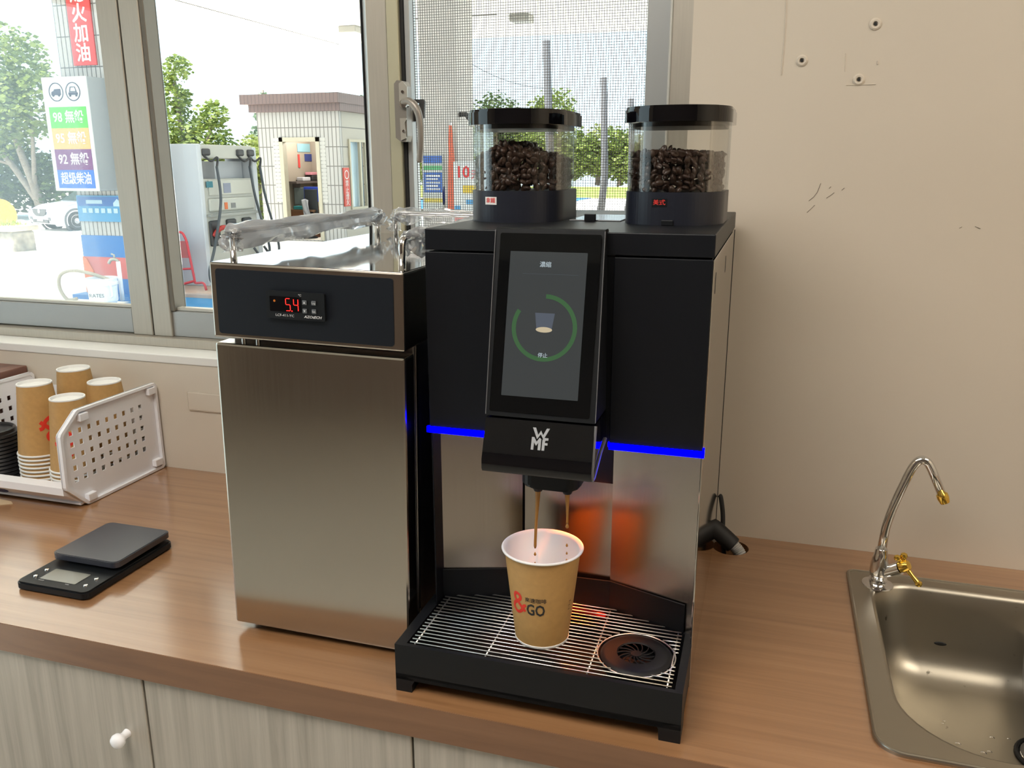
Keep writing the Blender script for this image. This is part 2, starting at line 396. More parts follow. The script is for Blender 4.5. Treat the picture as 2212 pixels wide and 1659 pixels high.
# left sash
s1 = struct('window_1', bars([(-.916, -.8665, .262, ZT), (-2.3, -2.25, .262, ZT), (-2.25, -.916, ZT - .05, ZT)], .55, .58), M_alu)
obj('bottom_rail', bars([(-2.25, -.92, .264, .3165)], .556, .58), M_alu2, s1)
obj('bead', bars([(-2.25, -.92, .3165, .3235)], .562, .578), mat('light_bead', (.55, .53, .47), .4, metal=.3), s1)
obj('glass_pane', box(-2.25, -.916, .566, .571, .32, ZT - .05), M_glass, s1)
obj('gap_strip', box(-.8665, -.8625, .556, .585, .262, ZT), M_black, s1)  # black strip put in for the dark gap between the sashes
# middle sash
s2 = struct('window_2', bars([(-.8625, -.817, .262, ZT), (-.3366, -.2957, .262, ZT), (-.817, -.3366, ZT - .05, ZT)], .55, .59), M_alu)
obj('bottom_rail', bars([(-.817, -.3366, .262, .3165)], .556, .585), M_alu2, s2)
obj('bead', bars([(-.817, -.3366, .3165, .324)], .560, .578), mat('light_bead', (.55, .53, .47), .4, metal=.3), s2)
obj('inner_lip', bars([(-.817, -.806, .3165, ZT)], .552, .59), mat('dark_lip', (.16, .14, .11), .5, metal=.3), s2)  # inner lip in a darker aluminium tone
obj('glass_pane', box(-.806, -.340, .585, .59, .32, ZT - .05), M_glass, s2)
b = bmesh.new()
add_plate(b, [(-.3366, .552), (-.3366, .585), (-.3530, .585), (-.3530, .572)], [], ZT - .32, Matrix.Translation((0, 0, .32)))
obj('bevelled_edge', b, M_alu2, s2)
obj('outer_seal', box(-.3555, -.3530, .568, .590, .32, ZT), M_black, s2)
# right opening: insect screen
s3 = struct('window_3', bars([(-.2955, -.273, .262, ZT)], .547, .60), mat('yellowed_aluminium', (.50, .47, .33), .45, metal=.4))
obj('gap_strip', box(-.273, -.2665, .556, .60, .262, ZT), M_black, s3)  # black strip put in for the dark gap beside the screen frame
obj('screen_frame', bars([(-.2665, -.2565, .262, ZT), (.1614, .1995, .262, ZT), (-.2565, .1614, .262, .30), (-.2565, .1614, ZT - .03, ZT)], .558, .59), M_alu2, s3)
b = bmesh.new(); x = -.2565
while x < .1614: add_box(b, x, x + .00075, .577, .5776, .30, ZT - .03); x += .0044
z = .30
while z < ZT - .03: add_box(b, -.2565, .1614, .5764, .577, z, z + .00075); z += .0044
mo = obj('insect_screen', b, mat('screen_mesh', (.09, .085, .08), .7), s3); mo['kind'] = 'stuff'
# lock handle on the stile
t = thing('window_handle', 'taupe metal window lock handle on the stile left of the insect screen', 'window handle', (-.262, .540, .705))
MT = mat('taupe_metal', (.30, .27, .235), .38, metal=.5); ML = mat('light_taupe_metal', (.46, .43, .37), .38, metal=.4)
b = plate([(-.0135, -.045), (-.004, -.052), (.006, -.052), (.009, -.042), (.009, .042), (.005, .050), (-.008, .052), (-.0135, .046)], [], .022, place((0, .010, 0), (1, 0, 0), (0, 0, 1)))
obj('base_plate', b, MT, t)
b = plate([(-.003, .012), (.006, .012), (.0125, .022), (.0125, .040), (.004, .050), (-.003, .046)], [], .003, place((0, -.012, 0), (1, 0, 0), (0, 0, 1)))
obj('face_plate', b, ML, t); b = bmesh.new()
add_plate(b, [(-.003, -.012), (.010, -.012), (.006, -.020), (.008, -.046), (-.002, -.050)], [], .003, place((0, -.012, 0), (1, 0, 0), (0, 0, 1)))
obj('face_plate', b, ML, t)
for z in (.032, -.034): obj('screw', lathe([(0, .0175), (.0026, .0175), (.0026, .014)], 12, (.0045, 0, z), (0, -1, 0)), M_chrome, t, True)
b = tube(smooth_path([(.004, -.014, .014), (.018, -.020, .016), (.032, -.022, .004), (.0385, -.022, -.018), (.039, -.022, -.050), (.0345, -.020, -.088)], 8), [.0062] * 12 + [.0068] * 8 + [.0066] * 8 + [.0062] * 8 + [.0058] * 4 + [.004], 10)
obj('lever', b, MT, t, 'all')
obj('pivot', lathe([(0, .02), (.007, .019), (.0075, .008)], 16, (.006, 0, .012), (0, -1, 0)), M_chrome, t, True)
b = plate([(-.015, -.022), (-.005, -.022), (.012, -.016), (.014, .012), (.012, .016), (-.015, .016)], [rrect(-.012, .003, -.002, .010, .002, 2)], .006, place((.036, .024, .002), (1, 0, 0), (0, 0, 1)))
t2 = thing('screen_latch', 'dark grey pull latch on the insect screen behind the handle', 'latch', (0, 0, 0))
b.transform(Matrix.Translation((-.284, .547, .709)))
obj('latch_body', b, mat('dark_latch', (.05, .05, .05), .5), t2)
tag(obj('pull_tab', tube([(-.2035, .574, .575), (-.2035, .573, .565), (-.204, .573, .550), (-.204, .573, .541)], [.0008, .0022, .0026, .001], 8), mat('navy_plastic', (.01, .02, .12), .4), None, 'all'), 'thin navy blue pull tab hanging on the insect screen', 'pull tab')

# ------------------------------------------------------------------ counter and cabinet
CY = -.1162; CT = .0437
sx0, sx1, sy0, sy1 = .545, 1.015, -.030, .375
sinkhole = rrect(sx0, sx1, sy0, sy1, .05)
b = plate([(-2.4, CY), (2.3, CY), (2.3, WY - .001), (-2.4, WY - .001)], [sinkhole, circ(.3515, .4235, .029, 28)], -CT)
ct = tag(obj('worktop', b, M_counter), 'long walnut wood worktop carrying the machine, fridge and sink', 'worktop')
obj('edge_strip', box(-2.4, 2.3, CY - .0008, CY, -CT, -.0005), woodmat('walnut_edge', (.17, .085, .045), (.215, .11, .058), (.25, .13, .07), .35, (.9, 13, 13)), ct)
cabx = [(-.767, -.3785), (-.3752, .0115), (.0145, .402), (.405, .79)]
clab = ['pale ash base cabinet door unit with white knob, at the left of the photo', 'pale ash base cabinet under the steel fridge, between two door gaps', 'pale ash base cabinet under the drip tray of the machine', 'pale ash base cabinet under the sink, mostly outside the frame']
for i, (a, c) in enumerate(cabx):
    t = thing('base_cabinet', clab[i], 'cabinet', ((a + c) / 2, 0, ZF), group='pale cabinets under the worktop')
    h = (c - a) / 2; H = -ZF - CT - .001
    b = box(-h - .001, -h + .016, CY + .03, WY - .01, .08, H - .003); add_box(b, h - .016, h + .001, CY + .03, WY - .01, .08, H - .003); add_box(b, -h + .016, h - .016, CY + .03, WY - .01, .08, .096); add_box(b, -h, h, CY + .06, CY + .075, 0, .08)
    obj('carcass', b, M_cab, t)
    dr = obj('door', box(-h, h, CY + .006, CY + .026, .085, H - .0035, bev=.0012, seg=1), M_cab, t)
    kx = -.4135 - (a + c) / 2 if i == 0 else h - .035
    kz = -.139 - ZF
    obj('knob', lathe([(0, .026), (.005, .0255), (.0088, .023), (.0105, .019), (.0098, .0145), (.0062, .011), (.0052, .006), (.0062, 0)], 24, (kx, CY + .006, kz), (0, -1, 0)), M_whiteplastic, dr, 'all', 'white round knob')

struct('trim_5', box(-2.4, -.7705, CY + .006, CY + .026, ZF + .085, -CT - .0045, bev=.001), M_cab)
struct('trim_6', box(.7935, 2.3, CY + .006, CY + .026, ZF + .085, -CT - .0045, bev=.001), M_cab)

# ------------------------------------------------------------------ under-counter fridge (milk cooler)
FW, FD = .2543, .47
t = thing('milk_fridge', 'tall stainless steel milk cooler with red digital display beside the coffee machine', 'fridge', (-.2787, -.0344, .012), (0, .0192, .0239))
fh0, fh1, fh2 = .3882, .3955, .4874
obj('cabinet_body', box(.003, FW - .003, .036, FD, 0, fh1 + .004, bev=.002), mat('fridge_side', (.30, .29, .28), .28, metal=.95), t)
obj('door', box(0, FW, 0, .03, 0, fh0, bev=.003, seg=2), M_door, t)
obj('door_gasket', box(.004, FW - .004, .03, .036, .005, fh0 - .006), M_black, t)
obj('control_housing', box(0, FW, 0, FD, fh1, fh2, bev=.0022, seg=2), steelmat('housing_steel', (.55, .50, .44), .16, (.6, 30, 30), .05, .01), t)
obj('top_plate', box(.002, FW - .002, .002, FD - .002, fh2 - .001, fh2 + .0006), M_mirror, t)
vp = rrect(.0085, FW - .0125, fh1 + .0055, fh2 - .0068, .004)
pn = obj('front_panel', plate(vp, [], .0012, place((0, .0004, 0), (1, 0, 0), (0, 0, 1))), M_fridgepanel, t)
cx0, cx1, cz0, cz1 = .0795, .1565, .4255, .4585
ctl = obj('thermostat', plate(rrect(cx0, cx1, cz0, cz1, .002), [], .006, place((0, .0004, 0), (1, 0, 0), (0, 0, 1))), M_blackplastic, t)
FP = lambda x, z, y: place((x, y, z), (1, 0, 0), (0, 0, 1))
yb_ = -.0058
obj('display_window', plate(rrect(cx0 + .005, cx0 + .0465, cz0 + .009, cz1 - .006, .001), [], .0004, FP(0, 0, yb_)), M_gloss, ctl)
def seg7(bm, x, z, w_, h_, segs, th=.0007):
    P = {'a': (0, h_, w_, h_), 'g': (0, h_ / 2, w_, h_ / 2), 'd': (0, 0, w_, 0), 'f': (0, h_ / 2, 0, h_), 'e': (0, 0, 0, h_ / 2), 'b': (w_, h_ / 2, w_, h_), 'c': (w_, 0, w_, h_ / 2)}
    for s in segs:
        a, b0, c, d0 = P[s]; gap = .0005
        if a == c: add_box(bm, x + a - th / 2, x + a + th / 2, yb_ - .0009, yb_ - .0003, z + b0 + gap, z + d0 - gap)
        else: add_box(bm, x + a + gap, x + c - gap, yb_ - .0009, yb_ - .0003, z + b0 - th / 2, z + b0 + th / 2)
b = bmesh.new(); seg7(b, cx0 + .0265, cz0 + .0105, .0058, .0145, 'afgcd'); seg7(b, cx0 + .037, cz0 + .0105, .0058, .0145, 'fgbc'); add_box(b, cx0 + .0338, cx0 + .0350, yb_ - .0009, yb_ - .0003, cz0 + .0098, cz0 + .011)
obj('red_digits', b, M_redled, ctl, label='glowing red digits 5.4')
obj('indicator_dot', lathe([(0, .0006), (.0014, .0004), (.0014, 0)], 12, (cx0 + .0115, yb_ - .0004, cz0 + .0215), (0, -1, 0)), M_orangeled, ctl)
k = 0
for bx, bz, s in ((cx0 + .0515, cz0 + .0215, '▲'), (cx0 + .0635, cz0 + .0215, 'Log'), (cx0 + .0515, cz0 + .0115, '▼'), (cx0 + .0635, cz0 + .0115, 'Set')):
    bt = obj('button', box(bx - .0028, bx + .0028, yb_ - .0014, yb_, bz - .0027, bz + .0027, bev=.0005), M_btn, ctl)
    if s in '▲▼':
        d_ = 1 if s == '▲' else -1
        obj('symbol', plate([(-.0013, -.001 * d_), (.0013, -.001 * d_), (0, .0013 * d_)], [], .0003, FP(bx, bz, yb_ - .0014)), M_lettering, bt)
    else: obj('symbol', text_bm(s, .0034, .0001, FP(bx, bz, yb_ - .0016)), M_lettering, bt)
obj('lettering', text_bm('LCF-411-YC', .0042, .0001, FP(cx0 + .0245, cz0 + .0045, yb_ - .0004), width=.0245), M_lettering, ctl)
obj('brand_lettering', text_bm('AZOtECH', .0042, .0001, FP(cx0 + .0615, cz0 + .0045, yb_ - .0004), width=.0235, shear=.25, bold=.00008), M_lettering, ctl)
obj('unit_lettering', text_bm('℃', .0036, .0001, FP(cx0 + .0455, cz1 - .0035, yb_ - .0004)), M_lettering, ctl)
for fx, fy in ((.025, .03), (FW - .03, .03), (.025, FD - .04), (FW - .03, FD - .04)):
    obj('foot', lathe([(0, .001), (.009, .001), (.010, -.004), (.008, -(.0118 - .0192 * fx)), (0, -(.0118 - .0192 * fx))], 16, (fx, fy, 0)), M_blackplastic, t, True)
for px in (.03, .05): obj('hinge_pin', lathe([(0, 0), (.003, 0), (.003, .008), (0, .008)], 10, (px, .018, fh0)), M_chrome, t, True)
obj('side_seam', box(FW - .0035, FW - .0020, .040, .044, .004, fh1), M_mirror, t)
# guard rails and their torn protective film
rr = .0042; hz = fh2 + .036
def rail(pts): return obj('guard_rail', tube(arc_path(pts, .010), rr, 12), M_chrome, t, 'all')
def film(path, seed, drop, parent, wid=.012, skip=0):
    """loose crumpled sleeve of clear film round a rail"""
    bm = bmesh.new(); P = smooth_path(path, 10); n = 14; rings = []
    for i, p in enumerate(P):
        s = i / (len(P) - 1)
        d = (P[min(i + 1, len(P) - 1)] - P[max(i - 1, 0)]).normalized()
        side = Vector((0, 0, 1)).cross(d)
        if side.length < .2: side = Vector((1, 0, 0))
        side.normalize(); up = d.cross(side)
        ring = []
        for j in range(n):
            a = 2 * PI * j / n
            rad = .006 + .006 * (noise.noise(Vector((s * 14 + seed, math.cos(a) * 1.4, math.sin(a) * 1.4))) + .5)
            off = side * math.cos(a) * rad + up * math.sin(a) * rad
            if math.sin(a) < 0: off += up * math.sin(a) * drop * (.55 + .75 * noise.noise(Vector((s * 5 + seed * 3, 0, 0))))
            if math.sin(a) < -.2: off += side * .009 * noise.noise(Vector((s * 22, seed, a)))
            ring.append(bm.verts.new(p + off))
        rings.append(ring)
    for i in range(len(rings) - 1):
        for j in range(n): bm.faces.new((rings[i][j], rings[i][(j + 1) % n], rings[i + 1][(j + 1) % n], rings[i + 1][j]))
    o = obj('plastic_sleeve', bm, M_film, parent, True); return o
xl, xr, y0_, y1_ = .022, FW - .010, .020, FD - .03
r1 = rail([(xl, y0_, fh2), (xl, y0_, hz), (xl, y1_, hz), (xl, y1_, fh2)])
film([(xl, y0_ - .001, fh2 + .012), (xl, y0_, hz - .006), (xl, y0_ + .010, hz + .001), (xl, y0_ + .10, hz), (xl, y0_ + .2, hz), (xl, y1_ - .1, hz), (xl, y1_ - .012, hz), (xl, y1_, hz - .006), (xl, y1_, fh2 + .016)], 1.3, .020, r1)
r2 = rail([(xl + .025, FD - .012, fh2), (xl + .025, FD - .012, hz), (xr - .015, FD - .012, hz), (xr - .015, FD - .012, fh2)])
film([(xl + .025, FD - .012, fh2 + .006), (xl + .025, FD - .012, hz - .006), (xl + .04, FD - .012, hz), (xl + .12, FD - .012, hz), (xr - .025, FD - .012, hz)], 5.1, .016, r2)
r3 = rail([(xr, y0_, fh2), (xr, y0_, hz), (xr, y1_, hz), (xr, y1_, fh2)])
film([(xr, y0_ + .013, hz), (xr, y0_ + .06, hz), (xr, y0_ + .14, hz), (xr, y0_ + .3, hz), (xr, y1_ - .02, hz)], 9.4, .022, r3)

# ------------------------------------------------------------------ coffee machine
MW = .325
t = thing('coffee_machine', 'black and steel bean-to-cup coffee machine with touchscreen, brewing into a cup', 'coffee machine', (0, 0, 0), (0, 0, .0035))
MB_ = .447
zt, zc, zl = .5428, .5186, .3065
b = box(.004, MW - .002, .003, MB_, zl, zc - .002)                       # upper casing
add_box(b, .004, MW - .002, .075, MB_, .012, zl)                         # lower casing behind the columns
obj('casing', b, M_blackmatte, t)
obj('top_cover', box(0, MW + .001, 0, MB_, zc, zt, bev=.0012, seg=2), M_blackmatte, t)
obj('left_front_panel', box(0, .0865, -.0005, .004, .3055, zc - .0022, bev=.0008, seg=1), M_blackmatte, t)
obj('right_front_panel', box(.2205, MW, -.0005, .004, .3055, zc - .0022, bev=.0008, seg=1), M_blackmatte, t)
obj('panel_recess', box(.0865, .2205, .004, .006, .3055, zc), M_black, t)
sp_ = obj('side_panel', box(MW - .0015, MW + .0006, .006, MB_ + .006, .004, zc - .003, bev=.0005, seg=1), M_mirror, t, label='polished steel side panel')
for y, z, h in ((.233, .487, .011), (.042, .487, .012)):
    obj('slot', plate(rrect(y - .004, y + .004, z - h, z + h, .0038), [], .0004, place((MW + .0004, 0, 0), (0, 1, 0), (0, 0, 1))), M_black, sp_)
obj('rear_edge', box(MW - .002, MW + .0012, MB_ + .006, MB_ + .0085, .004, zc - .003), M_black, t)
obj('left_side_panel', box(-.0006, .0012, .006, MB_, .004, zc - .003), M_blackmatte, t)
# blue light line
obj('blue_light_strip', box(-.003, .0900, -.0022, .002, .2985, .3060), M_blueled, t, label='glowing blue line left of the spout')
b = bmesh.new(); add_box(b, .2205, MW + .002, -.0022, .002, .2985, .3060); add_box(b, .2195, .2215, -.002, .05, .3015, .3065)  # short inward piece glows in place of the line's reflection beside the module
add_box(b, MW + .0004, MW + .002, -.002, .004, .3000, .309)
obj('blue_light_strip', b, M_blueled, t, label='glowing blue line right of the spout')
# angled lower steel columns
def quadplate(p, q, z0, z1, th, top_shift=0):
    (ax, ay), (bx, by) = p, q
    d = Vector((bx - ax, by - ay, 0)); L = d.length
    return plate([(0, z0), (L, z0), (L, z1), (0, z1)], [], th, place((ax, ay, 0), d, (0, 0, 1)))
obj('left_column', quadplate((-.0015, .034), (.0985, .066), .055, .300, .003), M_steel, t)
obj('right_column', quadplate((.2165, .066), (MW, .030), .055, .300, .003), M_steel, t)
obj('centre_plate', box(.1015, .2150, .067, .071, .06, .2300), M_steel, t)
obj('outlet_recess', box(.0985, .2165, .069, .073, .06, .30), M_black, t)
# front module with the touchscreen
def mx_(z): k = (z - .289) / (.5462 - .289); return (.0935 + (.0905 - .0935) * k, .2165 + (.2118 - .2165) * k)
zg = .3455; yg = -.0120 + (zg - .5462) * .237
ln = lambda z: -.0120 + (z - .5462) * .237
hp = [(ln(zg) , zg), (ln(.5462) + .0015, .5450), (ln(.5462) + .004, .5462), (.006, .5462), (.010, .5440), (.010, zg)]
obj('screen_housing', add_prism(bmesh.new(), hp, 0, 0, mx_), M_blackplastic, t)
gz = zg - .0025
hp = [(ln(gz), gz), (.012, gz), (.012, .311), (-.03, .304), (-.062, .2875), (-.0700, .2852), (-.0765, .2860), (-.0790, .2900), (-.0782, .3000), (-.0745, .3085)]
hd = obj('dispenser_head', add_prism(bmesh.new(), hp, 0, 0, mx_), M_gloss, t, True)
TRIM = mat('grey_trim', (.14, .14, .145), .3)
for s in (0, 1):
    pts = [Vector((mx_(z)[s] + (.0004 if s else -.0004), ln(z) - .0002, z)) for z in (.5445, zg + .001)]; obj('trim_line', tube(pts, .0005, 6), TRIM, t, True)
b = bmesh.new(); pts = [Vector((mx_(z)[1] + .0006, y, z)) for y, z in ((ln(gz) + .001, gz), (-.0760, .296), (-.0742, .2865), (-.066, .2868), (-.03, .3035), (-.002, .3115))]; add_tube(b, pts, .0017, 6)
obj('trim_line', b, TRIM, t, True)
exs = Vector((1, 0, 0)); ezs = Vector((0, .237, 1)).normalized()
def scr(sx, sz, lift=.0004):       # fractions across / down the screen housing front
    z = .5462 + (zg - .5462) * sz; a, c = mx_(z); nrm = exs.cross(ezs)
    return place(Vector((a + (c - a) * sx, ln(z), z)) + nrm * lift, exs, ezs)
SH = (.5462 - zg) / ezs.z; SW = .1215
gp = obj('glass_front', plate(rrect(-SW / 2 + .0045, SW / 2 - .0045, -SH / 2 + .005, SH / 2 - .0055, .002), [], .0006, scr(.5, .5, .0)), mat('front_glass', (.003, .0035, .004), .05, spec=.35), t)
ds = obj('display', plate(rrect(-.0435, .0425, -.0800, .0780, .0005), [], .0003, scr(.5, .5, .0006)), M_screen, gp, label='lit dark grey touch display')
def disp(dx, dz, lift): return scr(.5, .5, lift) @ Matrix.Translation((dx, dz, 0))
ringp = [(.0365 * math.sin(a), .0365 * math.cos(a)) for a in [math.radians(302 * i / 48) for i in range(49)]]
ringi = [(.0318 * math.sin(a), .0318 * math.cos(a)) for a in [math.radians(302 * i / 48) for i in range(49)]]
obj('progress_ring', plate(ringp + ringi[::-1], [], .0002, disp(.0, -.004, .0009)), M_scrgreen, ds)
obj('display_lettering', text_bm('濃縮', .0066, .0001, disp(-.003, .064, .0011)), M_scrtext, ds)
obj('stop_lettering', text_bm('停止', .0056, .0001, disp(.0005, -.034, .0011)), M_scrtext, ds)
obj('cup_icon', plate([(-.0085, -.006), (.0085, -.006), (.0110, .012), (-.0110, .012)], [], .0001, disp(.0, 0, .0009)), M_scrcup, ds)
obj('coffee_icon', plate([(.0092 * math.cos(2 * PI * i / 20), .0030 * math.sin(2 * PI * i / 20)) for i in range(20)], [], .0001, disp(0, -.006, .0011)), M_scrcof, ds)
obj('icon_line', box(-.032, .03, -.0001, .0001, 0, .0001, mtx=disp(.004, .054, .0009)), M_scrcup, ds)
# maker's mark on the head: W over M and F
hz2 = Vector((0, .0143, .0345)).normalized()
lm = place((.1575, -.0602 - .0143 * (gz - .3265) / .0345 - .0003, .3265), exs, hz2)
b = plate([(-.0095, .0112), (-.0060, .0112), (-.0027, .0035), (0, .0085), (.0027, .0035), (.0062, .0112), (.0095, .0112), (.0036, -.0012), (0, .0045), (-.0036, -.0012)], [], .0006, lm)
add_plate(b, [(-.0095, -.0130), (-.0095, .0008), (-.0068, .0008), (-.0038, -.0040), (-.0008, .0006), (.0012, -.0008), (.0012, -.0130), (-.0018, -.0130), (-.0018, -.0048), (-.0040, -.0085), (-.0066, -.0048), (-.0066, -.0130)], [], .0006, lm)
add_plate(b, [(.0026, -.0130), (.0026, -.0015), (.0040, .0008), (.0090, .0008), (.0090, -.0018), (.0062, -.0020), (.0056, -.0030), (.0056, -.0046), (.0086, -.0046), (.0086, -.0072), (.0056, -.0072), (.0056, -.0130)], [], .0006, lm)
obj('logo', b, M_logo, hd, label='grey letter logo')
# spout
sp = plate(rrect(-.034, .034, -.022, .026, .014), [], .030, Matrix.Translation((.1625, -.028, .2640)))
join(sp, plate(rrect(-.0315, .0315, -.020, .023, .013), [], .004, Matrix.Translation((.1625, -.028, .2605))))
join(sp, plate(rrect(-.0270, .0270, -.016, .018, .011), [], .004, Matrix.Translation((.1625, -.028, .2575))))
spo = obj('spout', sp, M_blackplastic, t)
NZ = [(.1452, -.030), (.1795, -.029)]
for nx, ny in NZ: obj('nozzle', lathe([(0, .260), (.0080, .260), (.0066, .2545), (.0048, .2505), (0, .2505)], 16, (nx, ny, 0)), M_blackplastic, spo, True)
# warm lights hidden under the head
for x in (.206, .140): obj('cup_light', lathe([(0, 0), (.0045, 0), (.004, -.0025), (0, -.003)], 12, (x, .055, .3065)), M_warmled, t)
for p_, q_, en_ in (((.206, .050, .297), (.186, .016, .070), 4.6), ((.140, .050, .290), (.146, .008, .11), .3)):
    l = lamp('cup_lamp', 'SPOT', p_, (Vector(p_) - Vector(q_)).to_track_quat('Z', 'Y').to_euler(), en_, (1, .22, .03), spot_size=math.radians(50), spot_blend=.8, shadow_soft_size=.005); l.parent = t
# drip tray
tx0, tx1, ty, tz = -.0126, .3253, -.0954, .0624
out = [(tx0, ty), (tx1, ty), (tx1, .030), (.219, .0655), (.098, .0655), (tx0 + .011, .034), (tx0, .030)]
inn = [(.0005, -.0895), (.3165, -.0895), (.3155, .0255), (.2165, .0605), (.101, .0605), (.0008, .028)]
b = plate(out, [inn], tz - .016, Matrix.Translation((0, 0, .016)))
add_plate(b, out, [], .004, Matrix.Translation((0, 0, .016)))
fp = [(tx0, 0), (tx0 + .0205, 0), (tx0 + .0205, .010), (tx0 + .0245, .017), (tx1 - .0265, .017), (tx1 - .0245, .014), (tx1 - .0235, 0), (tx1, 0), (tx1, .024), (tx0, .024)]
add_plate(b, fp, [], .012, place((0, ty + .012, 0), (1, 0, 0), (0, 0, 1)))
add_box(b, tx0, tx0 + .02, ty + .012, ty + .035, 0, .02); add_box(b, tx1 - .0235, tx1, ty + .012, ty + .035, 0, .02)
tray = obj('drip_tray', b, M_blackplastic, t, label='black drip tray with feet')
sp1 = [(.0005, .0300), (.080, .0570), (.2165, .0620), (.3135, .0285)]
b = bmesh.new()
for i in range(3):
    p, q = sp1[i], sp1[i + 1]; join(b, quadplate(p, q, .052, .1005, .0025))
obj('splash_guard', b, M_blackplastic, tray)
# grate
DC = (.2655, -.033); DR = .042
gb = bmesh.new(); yy = -.0868; n = 0
def xr_at(y): return (.004 if y < .03 else max(.004, .004 + (y - .03) * 2.9), .3125 if y < .026 else .3125 - (y - .026) * 2.75)
while yy < .057:
    xa, xb = xr_at(yy); dy = abs(yy - DC[1])
    if dy < DR + .001:
        hw = math.sqrt((DR + .003) ** 2 - dy * dy)
        segs = [(xa, DC[0] - hw), (DC[0] + hw, xb)]
    else: segs = [(xa, xb)]
    for a, c in segs:
        if c - a > .004: add_tube(gb, [(a, yy, .0632), (c, yy, .0632)], .0009, 8)
    yy += .00755
for x, ya, yb2 in ((.0100, -.0872, .030), (.0985, -.0872, .055), (.2185, -.0872, -.075), (.2185, -.0872, .055), (.3075, -.0872, .026)):
    add_tube(gb, [(x, ya, .0612), (x, yb2, .0612)], .0010, 8)
add_tube(gb, [(DC[0] + (DR + .003) * math.cos(2 * PI * i / 40), DC[1] + (DR + .003) * math.sin(2 * PI * i / 40), .0612) for i in range(40)], .0010, 8, closed=True)
obj('drip_grate', gb, M_wire, tray, 'all', 'shiny wire grate')
b = lathe([(.0215, .0625), (.0225, .0640), (.036, .0640), (.0395, .0628), (DR, .0605), (DR, .050), (0, .050)], 48, (DC[0], DC[1], 0))
add_lathe(b, [(0, .0635), (.0062, .0632), (.0062, .058), (0, .058)], 20, (DC[0], DC[1], 0))
for i in range(14):
    a0 = 2 * PI * i / 14; pts = []
    for s in range(6):
        r_ = .006 + .0158 * s / 5; a = a0 + .55 * s / 5; pts.append((DC[0] + r_ * math.cos(a), DC[1] + r_ * math.sin(a), .0618))
    add_tube(b, pts, .0008, 6)
obj('rinser', b, mat('rinser_black', (.006, .006, .007), .5, spec=.3), tray, True, 'round black pitcher rinser')
obj('tray_floor', box(.002, .314, -.088, .02, .0205, .022), mat('wet_black', (.008, .006, .005), .4, spec=.3), tray)
obj('float_indicator', tube([(.166, .052, .0575), (.200, .051, .0575), (.214, .046, .0575)], .0042, 10), mat('red_plastic', (.45, .02, .015), .35), tray, 'all', 'red float bar under the grate')
for fx_, fy_ in ((.03, .42), (.295, .42), (.03, .10), (.295, .10)): obj('machine_foot', add_cyl(bmesh.new(), (fx_, fy_, 0), (fx_, fy_, .013), .016), M_black, t)

